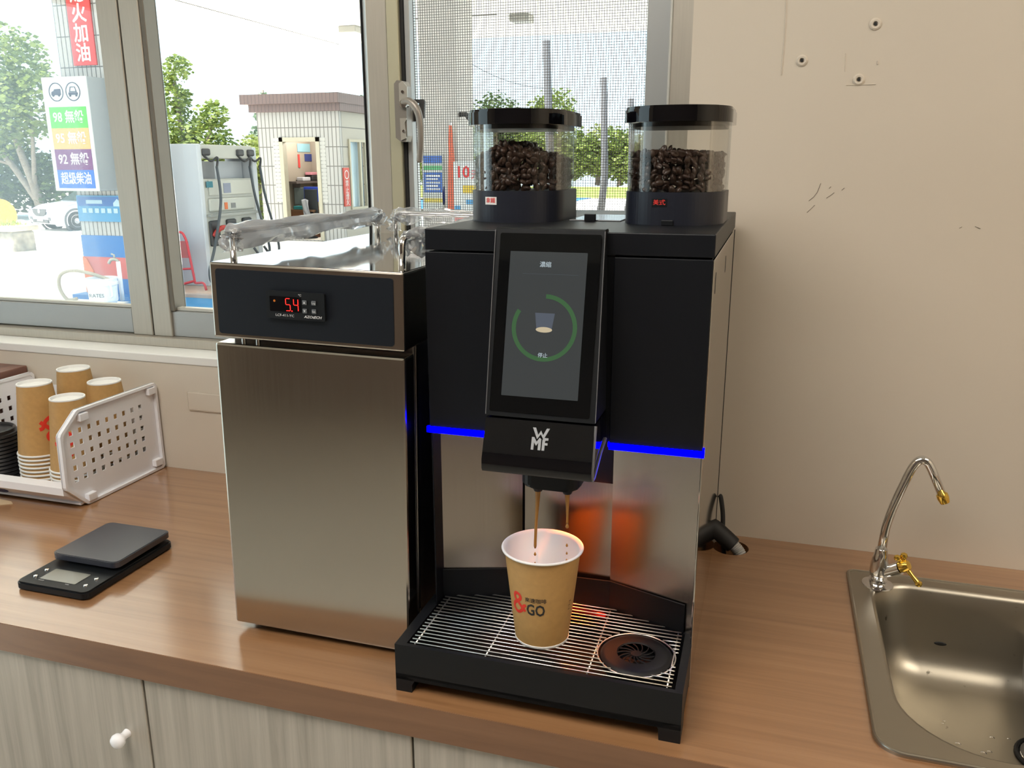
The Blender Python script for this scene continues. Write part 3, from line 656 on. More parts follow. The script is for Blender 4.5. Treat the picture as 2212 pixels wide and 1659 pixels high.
# bean hoppers
def dshape(cx, cy, r, back, ex=2.25, n=40):
    pts = []
    for i in range(n + 1):
        a = PI + PI * i / n; c, s = math.cos(a), math.sin(a)
        pts.append((cx + r * math.copysign(abs(c) ** (2 / ex), c), cy + r * 1.03 * math.copysign(abs(s) ** (2 / ex), s)))
    pts += [(cx + r, back - .012), (cx + r - .004, back - .003), (cx + r - .012, back), (cx - r + .012, back), (cx - r + .004, back - .003), (cx - r, back - .012)]
    return pts
def hopper(x, lab, txt, white, blab):
    cy, bk, r = .181, .262, .0603
    h = thing('bean_hopper', lab, 'bean hopper', (x, cy, zt), group='bean hoppers on the coffee machine')
    P = lambda dr, z0, z1: extr(dshape(0, 0, r + dr, bk - cy + dr), z0, z1)
    zb, zg_, zl_ = .0385, .1185, .1365
    obj('base', P(0, 0, zb), M_hopper, h)
    def shell(r0, r1, z0, z1): return plate(dshape(0, 0, r + r0, bk - cy + r0), [dshape(0, 0, r + r1, bk - cy + r1)], z1 - z0, Matrix.Translation((0, 0, z0)))
    obj('container', shell(-.0010, -.0035, zb, zg_ + .003), M_clear, h, label='clear plastic container')
    lid = obj('lid', P(.0042, zg_, zl_ - .003), M_gloss, h)
    obj('lid_top', P(.0030, zl_ - .003, zl_), M_gloss, lid)
    obj('lid_skirt', P(-.0042, zg_ - .005, zg_), M_blackplastic, lid)
    if white: obj('lid_clip', box(-.02, -.012, 0, .006, zg_ - .002, zg_), M_blackplastic, lid)
    fy = -r * 1.03
    th = -.30 if white else -.16
    # curved sticker with red characters, wrapped on the base
    def wrap(bm, ang, zc_, lift):
        for v in bm.verts:
            a = -PI / 2 + ang + v.co.x / r; c, s = math.cos(a), math.sin(a); q = r + lift + v.co.z
            v.co = Vector((q * math.copysign(abs(c) ** (2 / 2.25), c), q * 1.03 * math.copysign(abs(s) ** (2 / 2.25), s), zc_ + v.co.y))
        return bm
    def strip(w_, hh):
        bm = bmesh.new(); n = 8; vs = [[bm.verts.new((-w_ / 2 + w_ * i / n, y, z)) for i in range(n + 1)] for (y, z) in ((-hh / 2, 0), (hh / 2, 0), (hh / 2, .0003), (-hh / 2, .0003))]
        for k_ in range(4):
            for i in range(n): bm.faces.new((vs[k_][i], vs[k_][i + 1], vs[(k_ + 1) % 4][i + 1], vs[(k_ + 1) % 4][i]))
        bmesh.ops.recalc_face_normals(bm, faces=bm.faces[:]); return bm
    st = obj('sticker', wrap(strip(.0165, .0095), th, .0265, .0002), M_white if white else M_blackplastic, h)
    tb = text_bm(txt, .0068, .0001); bmesh.ops.subdivide_edges(tb, edges=[e_ for e_ in tb.edges if e_.calc_length() > .002], cuts=1)
    obj('sticker_lettering', wrap(tb, th, .0265, .0007), mat('bright_red_ink', (.85, .05, .04), .5), st)
    obj('catch', box(-.008, .006, fy - .0035, fy + .002, 0, .0065, bev=.0008) if not white else box(-.019, -.006, -.0595, -.056, 0, .0065, bev=.0008), M_blackplastic, h)
    # beans
    bb = bmesh.new(); rg = random.Random(int(x * 1000) + 5); sp2 = .0078; outl = dshape(0, 0, r - .0055, bk - cy - .0055)
    ys = [p[1] for p in outl]
    def inside(px, py, dr):
        if py > bk - cy - .0060 - dr: return False
        rr_ = r - .0060 - dr
        if py >= 0: return abs(px) <= rr_
        return (abs(px) / rr_) ** 2.25 + (abs(py) / (rr_ * 1.03)) ** 2.25 <= 1
    def top(px, py):
        if white: return zb + .047 + .012 * math.exp(-((px + .006) ** 2) / .0007) - .007 * abs(px) / r + .002 * noise.noise(Vector((px * 60, py * 60, 0)))
        return zb + .043 + .006 * math.exp(-((px + .010) ** 2) / .0012) + .002 * noise.noise(Vector((px * 60, py * 60, 3)))
    z = zb + .004
    ico = bmesh.new(); bmesh.ops.create_uvsphere(ico, u_segments=10, v_segments=7, radius=1)
    for v in ico.verts:
        v.co = Vector((v.co.x * .0056, v.co.y * .0041, v.co.z * (.0033 if v.co.z > 0 else .0022)))
        if v.co.z < -.0012 and abs(v.co.y) < .0012: v.co.z += .0012
    im = bpy.data.meshes.new('bean'); ico.to_mesh(im); ico.free()
    while z < zb + .075:
        px = -r
        while px < r:
            py = -r * 1.05
            while py < bk - cy:
                qx, qy, qz = px + rg.uniform(-.002, .002), py + rg.uniform(-.002, .002), z + rg.uniform(-.0015, .0015)
                if inside(qx, qy, 0) and qz < top(qx, qy):
                    shell_ = (not inside(qx, qy, .009)) or qz > top(qx, qy) - .011
                    if shell_:
                        k0 = len(bb.verts); bb.from_mesh(im); bb.verts.ensure_lookup_table()
                        m = Matrix.Translation((qx, qy, qz)) @ Euler((rg.uniform(0, 6), rg.uniform(0, 6), rg.uniform(0, 6))).to_matrix().to_4x4() @ Matrix.Scale(rg.uniform(.9, 1.12), 4)
                        for v in bb.verts[k0:]: v.co = m @ v.co
                py += sp2
            px += sp2
        z += .0066
    bpy.data.meshes.remove(im)
    bo = obj('coffee_beans', bb, M_bean, None, 'all'); bo.location = (x, cy, zt)
    tag(bo, blab, 'coffee beans', kind='stuff')
hopper(.0600, 'clear bean hopper with white sticker, left one on top of the coffee machine', '拿鐵', True, 'dark roasted coffee beans heaped in the left hopper with the white sticker')
hopper(.2620, 'clear bean hopper with black sticker, right one on top of the coffee machine', '美式', False, 'dark roasted coffee beans filling the right hopper with the black sticker')
ft = obj('filler_flap', box(.1500, .1645, .168, .174, zt, zt + .0095, bev=.0008), M_blackplastic, t)
obj('filler_lid', box(.128, .196, .176, .30, zt, zt + .0016, bev=.0008), mat('grey_lid', (.10, .105, .11), .18), t)

# hoses behind the machine
tag(obj('drain_hose', tube(smooth_path([(.300, .442, .034), (.322, .436, .026), (.338, .431, .016), (.352, .4265, .006), (.356, .4255, .003)], 6), [.0145] * 22 + [.0135] * 3, 16), M_black, None, True), 'thick black hose running into the hole in the worktop behind the machine', 'hose')
b = bmesh.new(); pth = smooth_path([(.354, .426, .005), (.3625, .4225, -.002), (.3690, .4195, -.012), (.372, .418, -.035)], 10)
add_tube(b, pth, [.0092 + .0012 * (i % 2) for i in range(len(pth))], 12)
tag(obj('corrugated_hose', b, mat('grey_hose', (.45, .44, .42), .5), None, True), 'pale grey ribbed hose end entering the worktop hole from the black hose', 'hose')
tag(obj('power_cable', tube(smooth_path([(.3275, .452, .078), (.3300, .450, .074), (.3345, .447, .050), (.3365, .442, .026), (.338, .436, .008), (.342, .430, -.02)], 8), .0038, 10), M_black, None, 'all'), 'thin black cable looping down from the rear edge of the machine', 'cable')

# ------------------------------------------------------------------ brewing cup and coffee
def cup_prof(rb, rt, h, lip=.0028, th=.0014, foot=True):
    """outer and inner profile of an upright paper cup"""
    return ([(0, .006), (rb - .003, .006), (rb - .002, 0), (rb, 0), (rt, h - lip)], [(rt - .0002, h - lip)] + [(rt + .0006 + lip * .5 + lip * .55 * math.cos(a), h - lip * .45 + lip * .55 * math.sin(a)) for a in [math.radians(-120 + 40 * i) for i in range(8)]] + [(rt - th, h - lip), (rb - th + .0008, .009), (0, .009)])
def wrap_cone(bm, rb, rt, h, ang, zc_, lift):
    for v in bm.verts:
        z = zc_ + v.co.y; q = rb + (rt - rb) * z / h + lift + v.co.z; a = ang + v.co.x / (rb + (rt - rb) * zc_ / h)
        v.co = Vector((q * math.cos(a), q * math.sin(a), z))
    return bm
def densify(bm, L=.002):
    for _ in range(3):
        es = [e_ for e_ in bm.edges if e_.calc_length() > L]
        if not es: break
        bmesh.ops.subdivide_edges(bm, edges=es, cuts=1)
    bmesh.ops.triangulate(bm, faces=bm.faces[:]); return bm
def ampersand(s):
    """plump red ampersand built from one thick stroke"""
    pts = smooth_path([(.42, -.38, 0), (.05, -.02, 0), (-.22, .24, 0), (-.12, .50, 0), (.12, .48, 0), (.16, .26, 0), (-.06, .06, 0), (-.30, -.14, 0), (-.34, -.38, 0), (-.10, -.54, 0), (.18, -.40, 0), (.34, -.10, 0), (.48, -.04, 0)], 6)
    b_ = tube([p * s for p in pts], s * .085, 8)
    for v in b_.verts: v.co.z *= .05
    return b_
CX, CYc, cz = .1505, -.027, .0645
rb, rt, ch = .0318, .0448, .1165
t = thing('paper_cup', 'kraft paper coffee cup with red and black print standing on the drip grate', 'paper cup', (CX, CYc, cz))
o_, i_ = cup_prof(rb, rt, ch)
obj('sleeve', lathe(o_, 48), M_kraft, t, True)
obj('white_lining', lathe(i_, 48), M_white, t, True, 'white rolled rim and lining')
obj('base_rim', lathe([(rb - .0005, 0), (rb + .0006, 0), (rb + .0008, .0022), (rb, .003)], 48), M_white, t, True)
av = math.atan2(-.9 - CYc, .3845 - CX)   # towards the room
obj('lettering', wrap_cone(densify(text_bm('GO', .0205, .0001, bold=.0004, width=.0215)), rb, rt, ch, av - .20, .052, .0004), M_ink, t)
obj('small_lettering', wrap_cone(densify(text_bm('來速咖啡', .0068, .0001, width=.0255)), rb, rt, ch, av - .20, .0650, .0004), M_ink, t)
obj('ampersand', wrap_cone(ampersand(.0235), rb, rt, ch, av - .80, .0575, .0004), M_red, t)
obj('side_print', wrap_cone(densify(text_bm('▮▪▮▪▮', .0035, .0001, Matrix.Rotation(PI / 2, 4, 'Z'))), rb, rt, ch, av + .98, .052, .0003), mat('brown_ink', (.16, .09, .04), .6), t)
obj('coffee', lathe([(0, .0125), (rb - .0005, .0125)], 32), mat('dark_coffee', (.05, .02, .006), .1), t)
for (nx, ny), lab, whole in ((NZ[0], 'brown coffee stream pouring from the left nozzle into the cup', True), (NZ[1], 'thinner brown coffee stream breaking into drops under the right nozzle', False)):
    b = bmesh.new(); z0 = .2512
    if whole: add_tube(b, smooth_path([(nx, ny, z0), (nx - .0006, ny, .235), (nx - .0022, ny, .205), (nx - .003, ny, .178)], 6), [.0034 - .0016 * min(1, i / 10) for i in range(18)] + [.001], 10)
    else: add_tube(b, smooth_path([(nx, ny, z0), (nx + .0004, ny, .235), (nx + .0006, ny, .214)], 6), [.0032 - .0018 * min(1, i / 9) for i in range(12)] + [.0016], 10)
    for dz, r_ in ((.170, .0016), (.158, .0013), (.145, .0018), (.133, .0016)) if whole else ((.210, .0022), (.186, .0014), (.176, .0012), (.166, .0017), (.150, .0022), (.138, .0014)):
        add_lathe(b, [(0, r_ * 2.2), (r_ * .7, r_), (r_, 0), (r_ * .7, -r_ * .8), (0, -r_)], 10, (nx + (-.003 if whole else .0006), ny, dz))
    tag(obj('coffee_stream', b, M_coffee, None, 'all'), lab, 'coffee stream', kind='stuff')

# ------------------------------------------------------------------ scale
t = thing('kitchen_scale', 'flat black digital scale lying on the worktop left of the fridge', 'scale', (-.5965, .060, 0))
hx, y0, y1 = .0655, -.0955, .0945
b = extr(rrect(-hx, hx, y0, y1, .010), .003, .011); add_plate(b, rrect(-hx + .002, hx - .002, y0 + .002, y1 - .002, .009), [], .0025, Matrix.Translation((0, 0, .011))); add_plate(b, rrect(-hx + .004, hx - .004, y0 + .004, y1 - .004, .009), [], .003)
body = obj('body', b, M_blackplastic, t)
b = extr(rrect(-.0615, .0625, -.0285, .0950, .010), .0195, .0285); add_plate(b, rrect(-.0600, .0610, -.0270, .0935, .010), [], .0008, Matrix.Translation((0, 0, .0285))); add_plate(b, rrect(-.050, .050, -.018, .085, .01), [], .006, Matrix.Translation((0, 0, .0135)))
obj('platform', b, mat('scale_top', (.03, .032, .045), .30, spec=.9), t)
obj('display', extr(rrect(-.036, .030, -.078, -.046, .002), .0135, .0142), M_lcd, t)
for bx, by in ((-.047, -.053), (-.047, -.074), (.048, -.055), (.048, -.076)):
    obj('button', lathe([(0, .0155), (.0030, .0152), (.0036, .0136)], 16, (bx, by, 0)), M_chrome, t, True)
obj('lettering', text_bm('ON/OFF', .0028, .00005, Matrix.Translation((-.030, -.081, .0136))), M_lettering, t)
obj('lettering', text_bm('TIMER', .0028, .00005, Matrix.Translation((.018, -.081, .0136))), M_lettering, t)

# ------------------------------------------------------------------ white basket with cups and lids
XP, BX0 = -.802, -1.128
t = thing('basket', 'white plastic stacking basket full of kraft cups on the worktop', 'basket', (0, 0, 0))
pan = [(.262, .0012), (.464, .0012), (.4695, .006), (.4690, .178), (.4640, .184), (.262, .184), (.2570, .182), (.2175, .150), (.2150, .145), (.2120, .050), (.2135, .045), (.2560, .003)]
holes = []
for r_ in range(5):
    for c in range(9):
        y = .2445 + c * .0222 + (.001 if r_ else .0); z = .0545 + r_ * .0222; holes.append([(y - .0045, z - .005), (y + .0045, z - .005), (y + .0045, z + .005), (y - .0045, z + .005)])
def side_panel(x, th=.0024):
    return plate(pan, holes, th, place((x, 0, 0), (0, 1, 0), (0, 0, 1)))
def rim_bm(x0, x1):
    bm = bmesh.new(); cy_ = .342; cz_ = .092
    inner = [(cy_ + (y - cy_) * .955, cz_ + (z - cz_) * .945) for y, z in pan]
    return plate(pan, [inner], x1 - x0, place((x0, 0, 0), (0, 1, 0), (0, 0, 1)))
obj('side_panel', side_panel(XP - .009), M_whiteplastic, t, label='right side panel with square holes')
obj('rim', rim_bm(XP - .010, XP), M_whiteplastic, t)
for y, z in ((.272, .168), (.452, .170), (.268, .014), (.450, .018)): obj('stacking_lug', box(XP - .008, XP + .003, y - .010, y + .010, z - .007, z + .007, bev=.001), M_whiteplastic, t)
obj('side_panel', side_panel(BX0 + .006), M_whiteplastic, t, label='left side panel with square holes')
obj('rim', rim_bm(BX0, BX0 + .010), M_whiteplastic, t)
obj('floor_panel', box(BX0 + .01, XP - .006, .245, .466, .004, .0075), M_whiteplastic, t)
bh = []
for r_ in range(4):
    for c in range(12): bh.append([(BX0 + .03 + c * .0245, .06 + r_ * .0222), (BX0 + .041 + c * .0245, .06 + r_ * .0222), (BX0 + .041 + c * .0245, .071 + r_ * .0222), (BX0 + .03 + c * .0245, .071 + r_ * .0222)])
obj('back_panel', plate([(BX0 + .009, .006), (XP - .008, .006), (XP - .008, .160), (BX0 + .009, .160)], bh, .0025, place((0, .4665, 0), (1, 0, 0), (0, 0, 1))), M_whiteplastic, t)
b = add_prism(bmesh.new(), [(.2130, .048), (.2130, .034), (.2190, .0315), (.2530, .004), (.262, .004), (.262, .0075), (.256, .009), (.2390, .038), (.2390, .048)], BX0 + .009, XP - .009)
obj('front_lip', b, M_whiteplastic, t)
bd = lathe([(0, .0008), (.013, .0008), (.0135, 0)], 28); bd.transform(place((-.985, .2335, .0185), (1, 0, 0), Vector((0, -.64, .76))) @ Matrix.Diagonal((1.5, .62, 1, 1)))
bg_ = obj('badge', bd, mat('navy_badge', (.012, .022, .10), .35), t, label='oval navy badge')
obj('badge_lettering', text_bm('KEYWAY', .0085, .0001, place((-.985, .2323, .0195), (1, 0, 0), Vector((0, -.64, .76))), width=.032), M_lettering, bg_)
# nested cup stacks, bottoms up: one thing per cup
CR, CB, CHt, PIT = .0445, .0305, .138, .0078
def cup_mesh():
    p = [(CB - .0004, CHt - .0008), (CB, CHt - .001), (CR, .0030)]
    me = lathe(p, 36); return me
proto = thing('nested_cup', 'x', 'paper cup', (0, 0, 0), group='kraft cups stacked upside down in the white basket')
obj('sleeve', cup_mesh(), M_kraft, proto, True)
obj('rim', lathe([(CR - .0014, .0038), (CR + .0018, .0036), (CR + .0026, .0018), (CR + .0018, .0002), (CR - .0014, 0), (CR - .0024, .0018), (CR - .0014, .0038)], 36), M_white, proto, 'all')
obj('base', lathe([(0, CHt - .005), (CB - .0028, CHt - .005), (CB - .0020, CHt + .0004), (CB + .0004, CHt + .0004), (CB + .0006, CHt - .002)], 36), M_white, proto, True, 'white recessed base')
stacks = [('front left stack beside the lids', -.958, .320, 9, True), ('rear stack, tallest of four', -.9525, .4125, 10, False), ('front right stack by the holed panel', -.862, .300, 7, True), ('rear right stack by the wall', -.862, .3945, 8, False)]
words = ['bottom', 'second', 'third', 'fourth', 'fifth', 'sixth', 'seventh', 'eighth', 'ninth', 'tenth']
first = True
for sname, x, y, n, prt in stacks:
    for k in range(n):
        lab = 'upturned kraft cup, ' + ('top' if k == n - 1 else words[k] + (' from the bottom' if k else '')) + ' of the ' + sname
        z = .0085 + k * PIT
        if first: c = proto; c.location = (x, y, z); c['label'] = lab; first = False
        else: c = dup(proto, (x, y, z), lab)
        if k == n - 1 and prt:
            a = math.atan2(-.9 - y, .3845 - x)
            am = ampersand(.042); am.transform(Matrix.Rotation(PI, 4, 'Z'))
            obj('ampersand', wrap_cone(am, CR, CB, CHt, a + (.45 if x < -.9 else -.35), .052 if x < -.9 else .055, .0004), M_red, c)
# lids
lp = thing('cup_lid', 'x', 'cup lid', (0, 0, 0), group='black lids stacked in the white basket')
obj('dome', lathe([(.047, 0), (.0485, .002), (.047, .006), (.0435, .007), (.0425, .013), (.0395, .015), (.0375, .0135), (.036, .0095), (0, .0095)], 36), mat('lid_black', (.012, .012, .014), .3), lp, True)
for k in range(13):
    lab = 'black plastic cup lid, ' + ('topmost' if k == 12 else 'number %d from the bottom' % (k + 1)) + ' in the stack at the left edge'
    if k == 0: lp.location = (-1.062, .300, .008); lp['label'] = lab
    else: dup(lp, (-1.062, .300, .008 + k * .0076), lab)
# wooden box and card at the left edge
t = thing('wooden_box', 'dark brown wooden box top peeping out behind the white basket at far left', 'box', (-1.30, .33, 0))
obj('carcass', box(-.15, .158, -.12, .138, 0, .176, bev=.001), M_brownbox, t); obj('top_board', box(-.155, .162, -.125, .142, .176, .196, bev=.0015), M_brownbox, t)
b = plate([(-.09, -.05), (.0135, .013), (.002, .0205), (-.085, .03)], [], .0014); o = obj('card', b, mat('tan_card', (.55, .42, .27), .7)); o.location = (-.9545, .2055, .0002)
tag(o, 'tan cardboard scrap on the worktop in front of the white basket, at left edge', 'card')

# ------------------------------------------------------------------ sink and tap
t = thing('sink', 'stainless steel drop-in sink with rounded bowl at the right of the worktop', 'sink', (0, 0, 0))
ox0, ox1, oy0, oy1 = .528, 1.04, -.0465, .392
rim_o = rrect(ox0, ox1, oy0, oy1, [.03, .012, .03, .03], 6)
def bowl_loop(ins, rad, z):
    return [(x, y, z) for x, y in rrect(.556 + ins, 1.012 - ins, -.028 + ins, .366 - ins, [rad * .8, rad * .75, rad * 1.35, rad], 10)]
b = bmesh.new()
lv = [(0, .075, .0035), (.003, .075, .0022), (.006, .075, -.003), (.010, .075, -.025), (.016, .075, -.085), (.022, .075, -.105), (.034, .07, -.122), (.055, .06, -.131), (.10, .05, -.135), (.15, .03, -.138)]
rings = [[b.verts.new(p) for p in bowl_loop(*q)] for q in lv]
for i in range(len(rings) - 1):
    n = len(rings[0])
    for j in range(n): b.faces.new((rings[i][j], rings[i][(j + 1) % n], rings[i + 1][(j + 1) % n], rings[i + 1][j]))
b.faces.new(rings[-1])
bmesh.ops.recalc_face_normals(b, faces=b.faces[:])
obj('bowl', b, M_sinkbowl, t, 'all')
b = plate(rim_o, [[(x, y) for x, y, z in bowl_loop(0, .075, 0)]], .0035)
ro = [Vector((x, y, .0028)) for x, y in rrect(ox0 + .002, ox1 - .002, oy0 + .002, oy1 - .002, [.03, .012, .03, .03], 6)]
add_tube(b, ro, .0026, 8, closed=True)
obj('rim', b, M_sink, t, True)
dk_ = lathe([(0, .0014), (.006, .0010), (.0075, 0)], 20, axis=(0, -1, 0)); dk_.transform(Matrix.Translation((.6640, .3505, -.0790)) @ Matrix.Diagonal((1.15, 1, .42, 1)))
obj('overflow_mark', dk_, M_black, t, True, 'small dark oval spot on the rear bowl wall')
obj('drain', add_lathe(lathe([(0, -.1365), (.030, -.1365), (.034, -.1345), (.036, -.1365)], 36, (.776, .198, 0)), [(0, -.133), (.012, -.1335), (.013, -.136)], 20, (.776, .198, 0)), M_chrome, t, True)
obj('drain_ring', add_tube(bmesh.new(), [(.776 + .0385 * math.cos(2 * PI * i / 40), .198 + .0385 * math.sin(2 * PI * i / 40), -.1358) for i in range(40)], .0026, 8, closed=True), M_black, t)
b = bmesh.new(); rg = random.Random(3)
for i in range(26):
    x, y = rg.uniform(.62, .78), rg.uniform(.04, .24); s_ = rg.uniform(.0012, .004)
    add_lathe(b, [(0, .0010), (s_ * .6, .0007), (s_, 0)], 10, (x, y, -.1352 if True else 0))
wd = obj('water_drops', b, glassmat('water', (.93, .93, .92), 1.0, 1.33), t, 'all'); wd['kind'] = 'stuff'
t = thing('filter_tap', 'chrome gooseneck drinking tap with gold lever at the back corner of the sink', 'tap', (.5690, .352, .0035))
obj('escutcheon', lathe([(0, .004), (.014, .004), (.022, .0015), (.0225, 0)], 32), M_chrome, t, True)
obj('valve_body', lathe([(.0125, .003), (.0125, .008), (.0105, .009), (.0125, .011), (.0105, .013), (.0120, .015), (.0135, .022), (.0130, .034), (.0095, .050), (.0085, .058), (0, .058)], 28), M_chrome, t, True)
np_ = [(0, 0, .052)] + arc_path([(0, 0, .055), (.0030, 0, .108), (.0370, 0, .2220), (.0715, 0, .1490)], .050, 12)[1:]
obj('neck', tube(np_, .0063, 16), M_chrome, t, 'all')
obj('outlet', lathe([(.0058, .014), (.0078, .013), (.0082, .008), (.0066, 0), (.004, 0)], 20, (.0755, 0, .1405), (-.46, 0, 1)), M_brass, t, True, 'gold outlet tip')
vs = obj('side_valve', tube([(.004, -.002, .020), (.026, -.012, .036)], [.0085, .0095], 20), M_chrome, t, True)
lev = bmesh.new(); c0 = Vector((.031, -.014, .041))
add_lathe(lev, [(0, .009), (.007, .007), (.0095, 0), (.0085, -.006), (0, -.008)], 18, c0, (.8, -.4, .55))
for a in range(3):
    ang = 2.2 + a * 2 * PI / 3; dx = (Vector((-.7, .1, .75)), Vector((-.1, .3, 1)), Vector((.62, -.35, -.62)))[a].normalized()
    L = .030 if a == 2 else .015
    e0 = c0 + dx * L; add_tube(lev, [c0, c0 + dx * L * .55, e0], [.005, .0030, .0040], 10)
    add_lathe(lev, [(0, .0052), (.0042, .003), (.0052, 0), (.0042, -.003), (0, -.0052)], 14, e0)
obj('lever', lev, M_brass, t, True, 'gold three-armed lever')

# ================================================================== OUTDOORS
M_conc = mat('sunlit_concrete', (.80, .75, .67), .85, noise_s=.6, noise_a=.06)
M_canopy = mat('white_canopy', (.93, .92, .89), .6)
_mat, _tile, _leaf = mat, tilemat, leafmat
PG = .64
pg = lambda c: tuple(v * PG for v in c)
def mat(name, col, *a, **k): return _mat(name, pg(col), *a, **k)
def tilemat(name, col, grout, *a): return _tile(name, pg(col), pg(grout), *a)
def leafmat(name, a, b): return _leaf(name, pg(a), pg(b))
M_tile = tilemat('ribbed_tile', (.62, .60, .57), (.13, .12, .11), .058, .31, .006)
M_tile2 = tilemat('booth_tile', (.60, .59, .57), (.20, .19, .18), .085, .36, .009)
M_tileside = tilemat('booth_side_tile', (.56, .53, .46), (.17, .16, .15), 3.0, .36, .010)
M_roofband = tilemat('roof_band_tile', (.235, .165, .16), (.15, .11, .11), .08, .6, .008)
M_sign = mat('sign_white', (.85, .86, .86), .5)
M_pumpw = mat('pump_white', (.74, .77, .82), .35)
M_pumpb = mat('pump_beige', (.62, .61, .55), .45)
M_bluepaint = mat('blue_paint', (.02, .22, .62), .5)
M_redpaint = mat('coral_paint', (.80, .16, .14), .5)
M_orangepaint = mat('orange_paint', (.95, .20, .05), .5)
M_bark = mat('bark', (.30, .25, .20), .9, noise_s=6, noise_a=.25)
M_wtxt = mat('white_sign_text', (.9, .9, .9), .5)
def gz(x, y):
    return -.85 - .88 * max(0, min(1, (y - 9) / 15)) * max(0, min(1, (-x - 9) / 8))
b = bmesh.new(); xs = [-75 + 3 * i for i in range(46)]; ys = [.66, 2, 4, 6, 8, 9, 10, 12, 14, 16, 18, 20, 22, 24, 28, 34, 40, 50, 62, 80]
V = [[b.verts.new((x, y, gz(x, y))) for y in ys] for x in xs]
for i in range(len(xs) - 1):
    for j in range(len(ys) - 1): b.faces.new((V[i][j], V[i + 1][j], V[i + 1][j + 1], V[i][j + 1]))
struct('ground', b, M_conc)
def OX(x, y, z): return place((x, y, z), (1, 0, 0), (0, 0, 1))        # faces -y
def OY(x, y, z): return place((x, y, z), (0, 1, 0), (0, 0, 1))        # faces +x

# canopy
t = thing('station_canopy', 'broad white station canopy roof overhead, seen through the insect screen', 'canopy', (0, 0, 3.7))
obj('soffit', box(-11.05, 4.5, 1.2, 20.5, 0, .08), M_canopy, t)
obj('fascia', add_box(add_box(add_box(bmesh.new(), -11.1, 4.5, 20.45, 20.55, 0, .7), -11.1, -11.0, 1.2, 20.5, 0, .7), -11.1, 4.5, 1.15, 1.25, 0, .7), M_canopy, t)
b = bmesh.new()
for y in (5, 9, 13.5): add_box(b, -11, 4.4, y, y + .03, -.012, 0)
obj('panel_seam', b, mat('seam_grey', (.45, .44, .40), .6), t)
b = box(-8.5, -5.6, 17.28, 17.34, -.02, 0)
obj('roof_strip', b, mat('seam_dark', (.22, .21, .19), .6), t)
for x, y, lab in ((-9.33, 17.9, 'small square canopy lamp near the top right corner of the middle pane'), (-5.13, 17.6, 'small square canopy lamp seen through the insect screen')):
    o = tag(obj('canopy_lamp', box(-.22, .22, -.22, .22, -.14, 0, bev=.02), mat('lamp_grey', (.42, .41, .37), .5)), lab, 'lamp'); o.location = (x, y, 3.7)

# left pillar with the fuel sign
px0, px1, py = -7.13, -6.45, 6.86
t = thing('station_pillar', 'white tiled station pillar with blue and coral base behind the fuel sign', 'pillar', ((px0 + px1) / 2, py + .3, -.85))
hw = (px1 - px0) / 2
obj('shaft', box(-hw, hw, -.3, .3, .70, 4.55), M_tile, t)
obj('blue_band', box(-hw - .01, hw + .01, -.31, .31, .46, .70), M_bluepaint, t)
obj('coral_band', box(-hw - .01, hw + .01, -.31, .31, .22, .46), M_redpaint, t)
obj('lower_blue_band', box(-hw - .012, hw + .012, -.312, .312, .05, .22), M_bluepaint, t)
obj('plinth', box(-hw - .05, hw + .05, -.50, .33, 0, .05), M_bluepaint, t)
obj('orange_corner', plate([(-hw - .012, .05), (-hw + .13, .05), (-hw + .12, .30), (-hw + .04, .44), (-hw - .012, .46)], [], .012, OX(0, -.312, 0)), M_orangepaint, t)
# sign box
sx0_, sx1_, sz0, sz1, sy = -7.14, -6.555, .345, 1.51, 6.60
t = thing('fuel_sign', 'tall white fuel sign with green, orange, purple and blue bands on the pillar', 'sign', ((sx0_ + sx1_) / 2, sy, sz0))
hw = (sx1_ - sx0_) / 2; H = sz1 - sz0
obj('box_body', box(-hw, hw, 0, .26, 0, H, bev=.006), mat('sign_grey', (.40, .43, .45), .5), t)
obj('face', box(-hw, hw, -.012, 0, 0, H, bev=.004), M_sign, t)
zz = [H - .30, H - .515, H - .73, H - .945, .03]
cols = [('green_band', (.10, .62, .06), '98 無鉛'), ('orange_band', (.86, .50, .16), '95 無鉛'), ('purple_band', (.20, .03, .20), '92 無鉛'), ('blue_band', (.01, .17, .72), '超級柴油')]
for k, (nm, c, s) in enumerate(cols):
    bd = obj(nm, box(-hw + .055, hw - .045, -.015, -.012, zz[k + 1], zz[k]), mat('sign_' + nm, c, .5), t)
    obj('lettering', text_bm(s, .135, .001, OX(.005, -.016, (zz[k] + zz[k + 1]) / 2), width=.40, bold=.002), M_wtxt, bd)
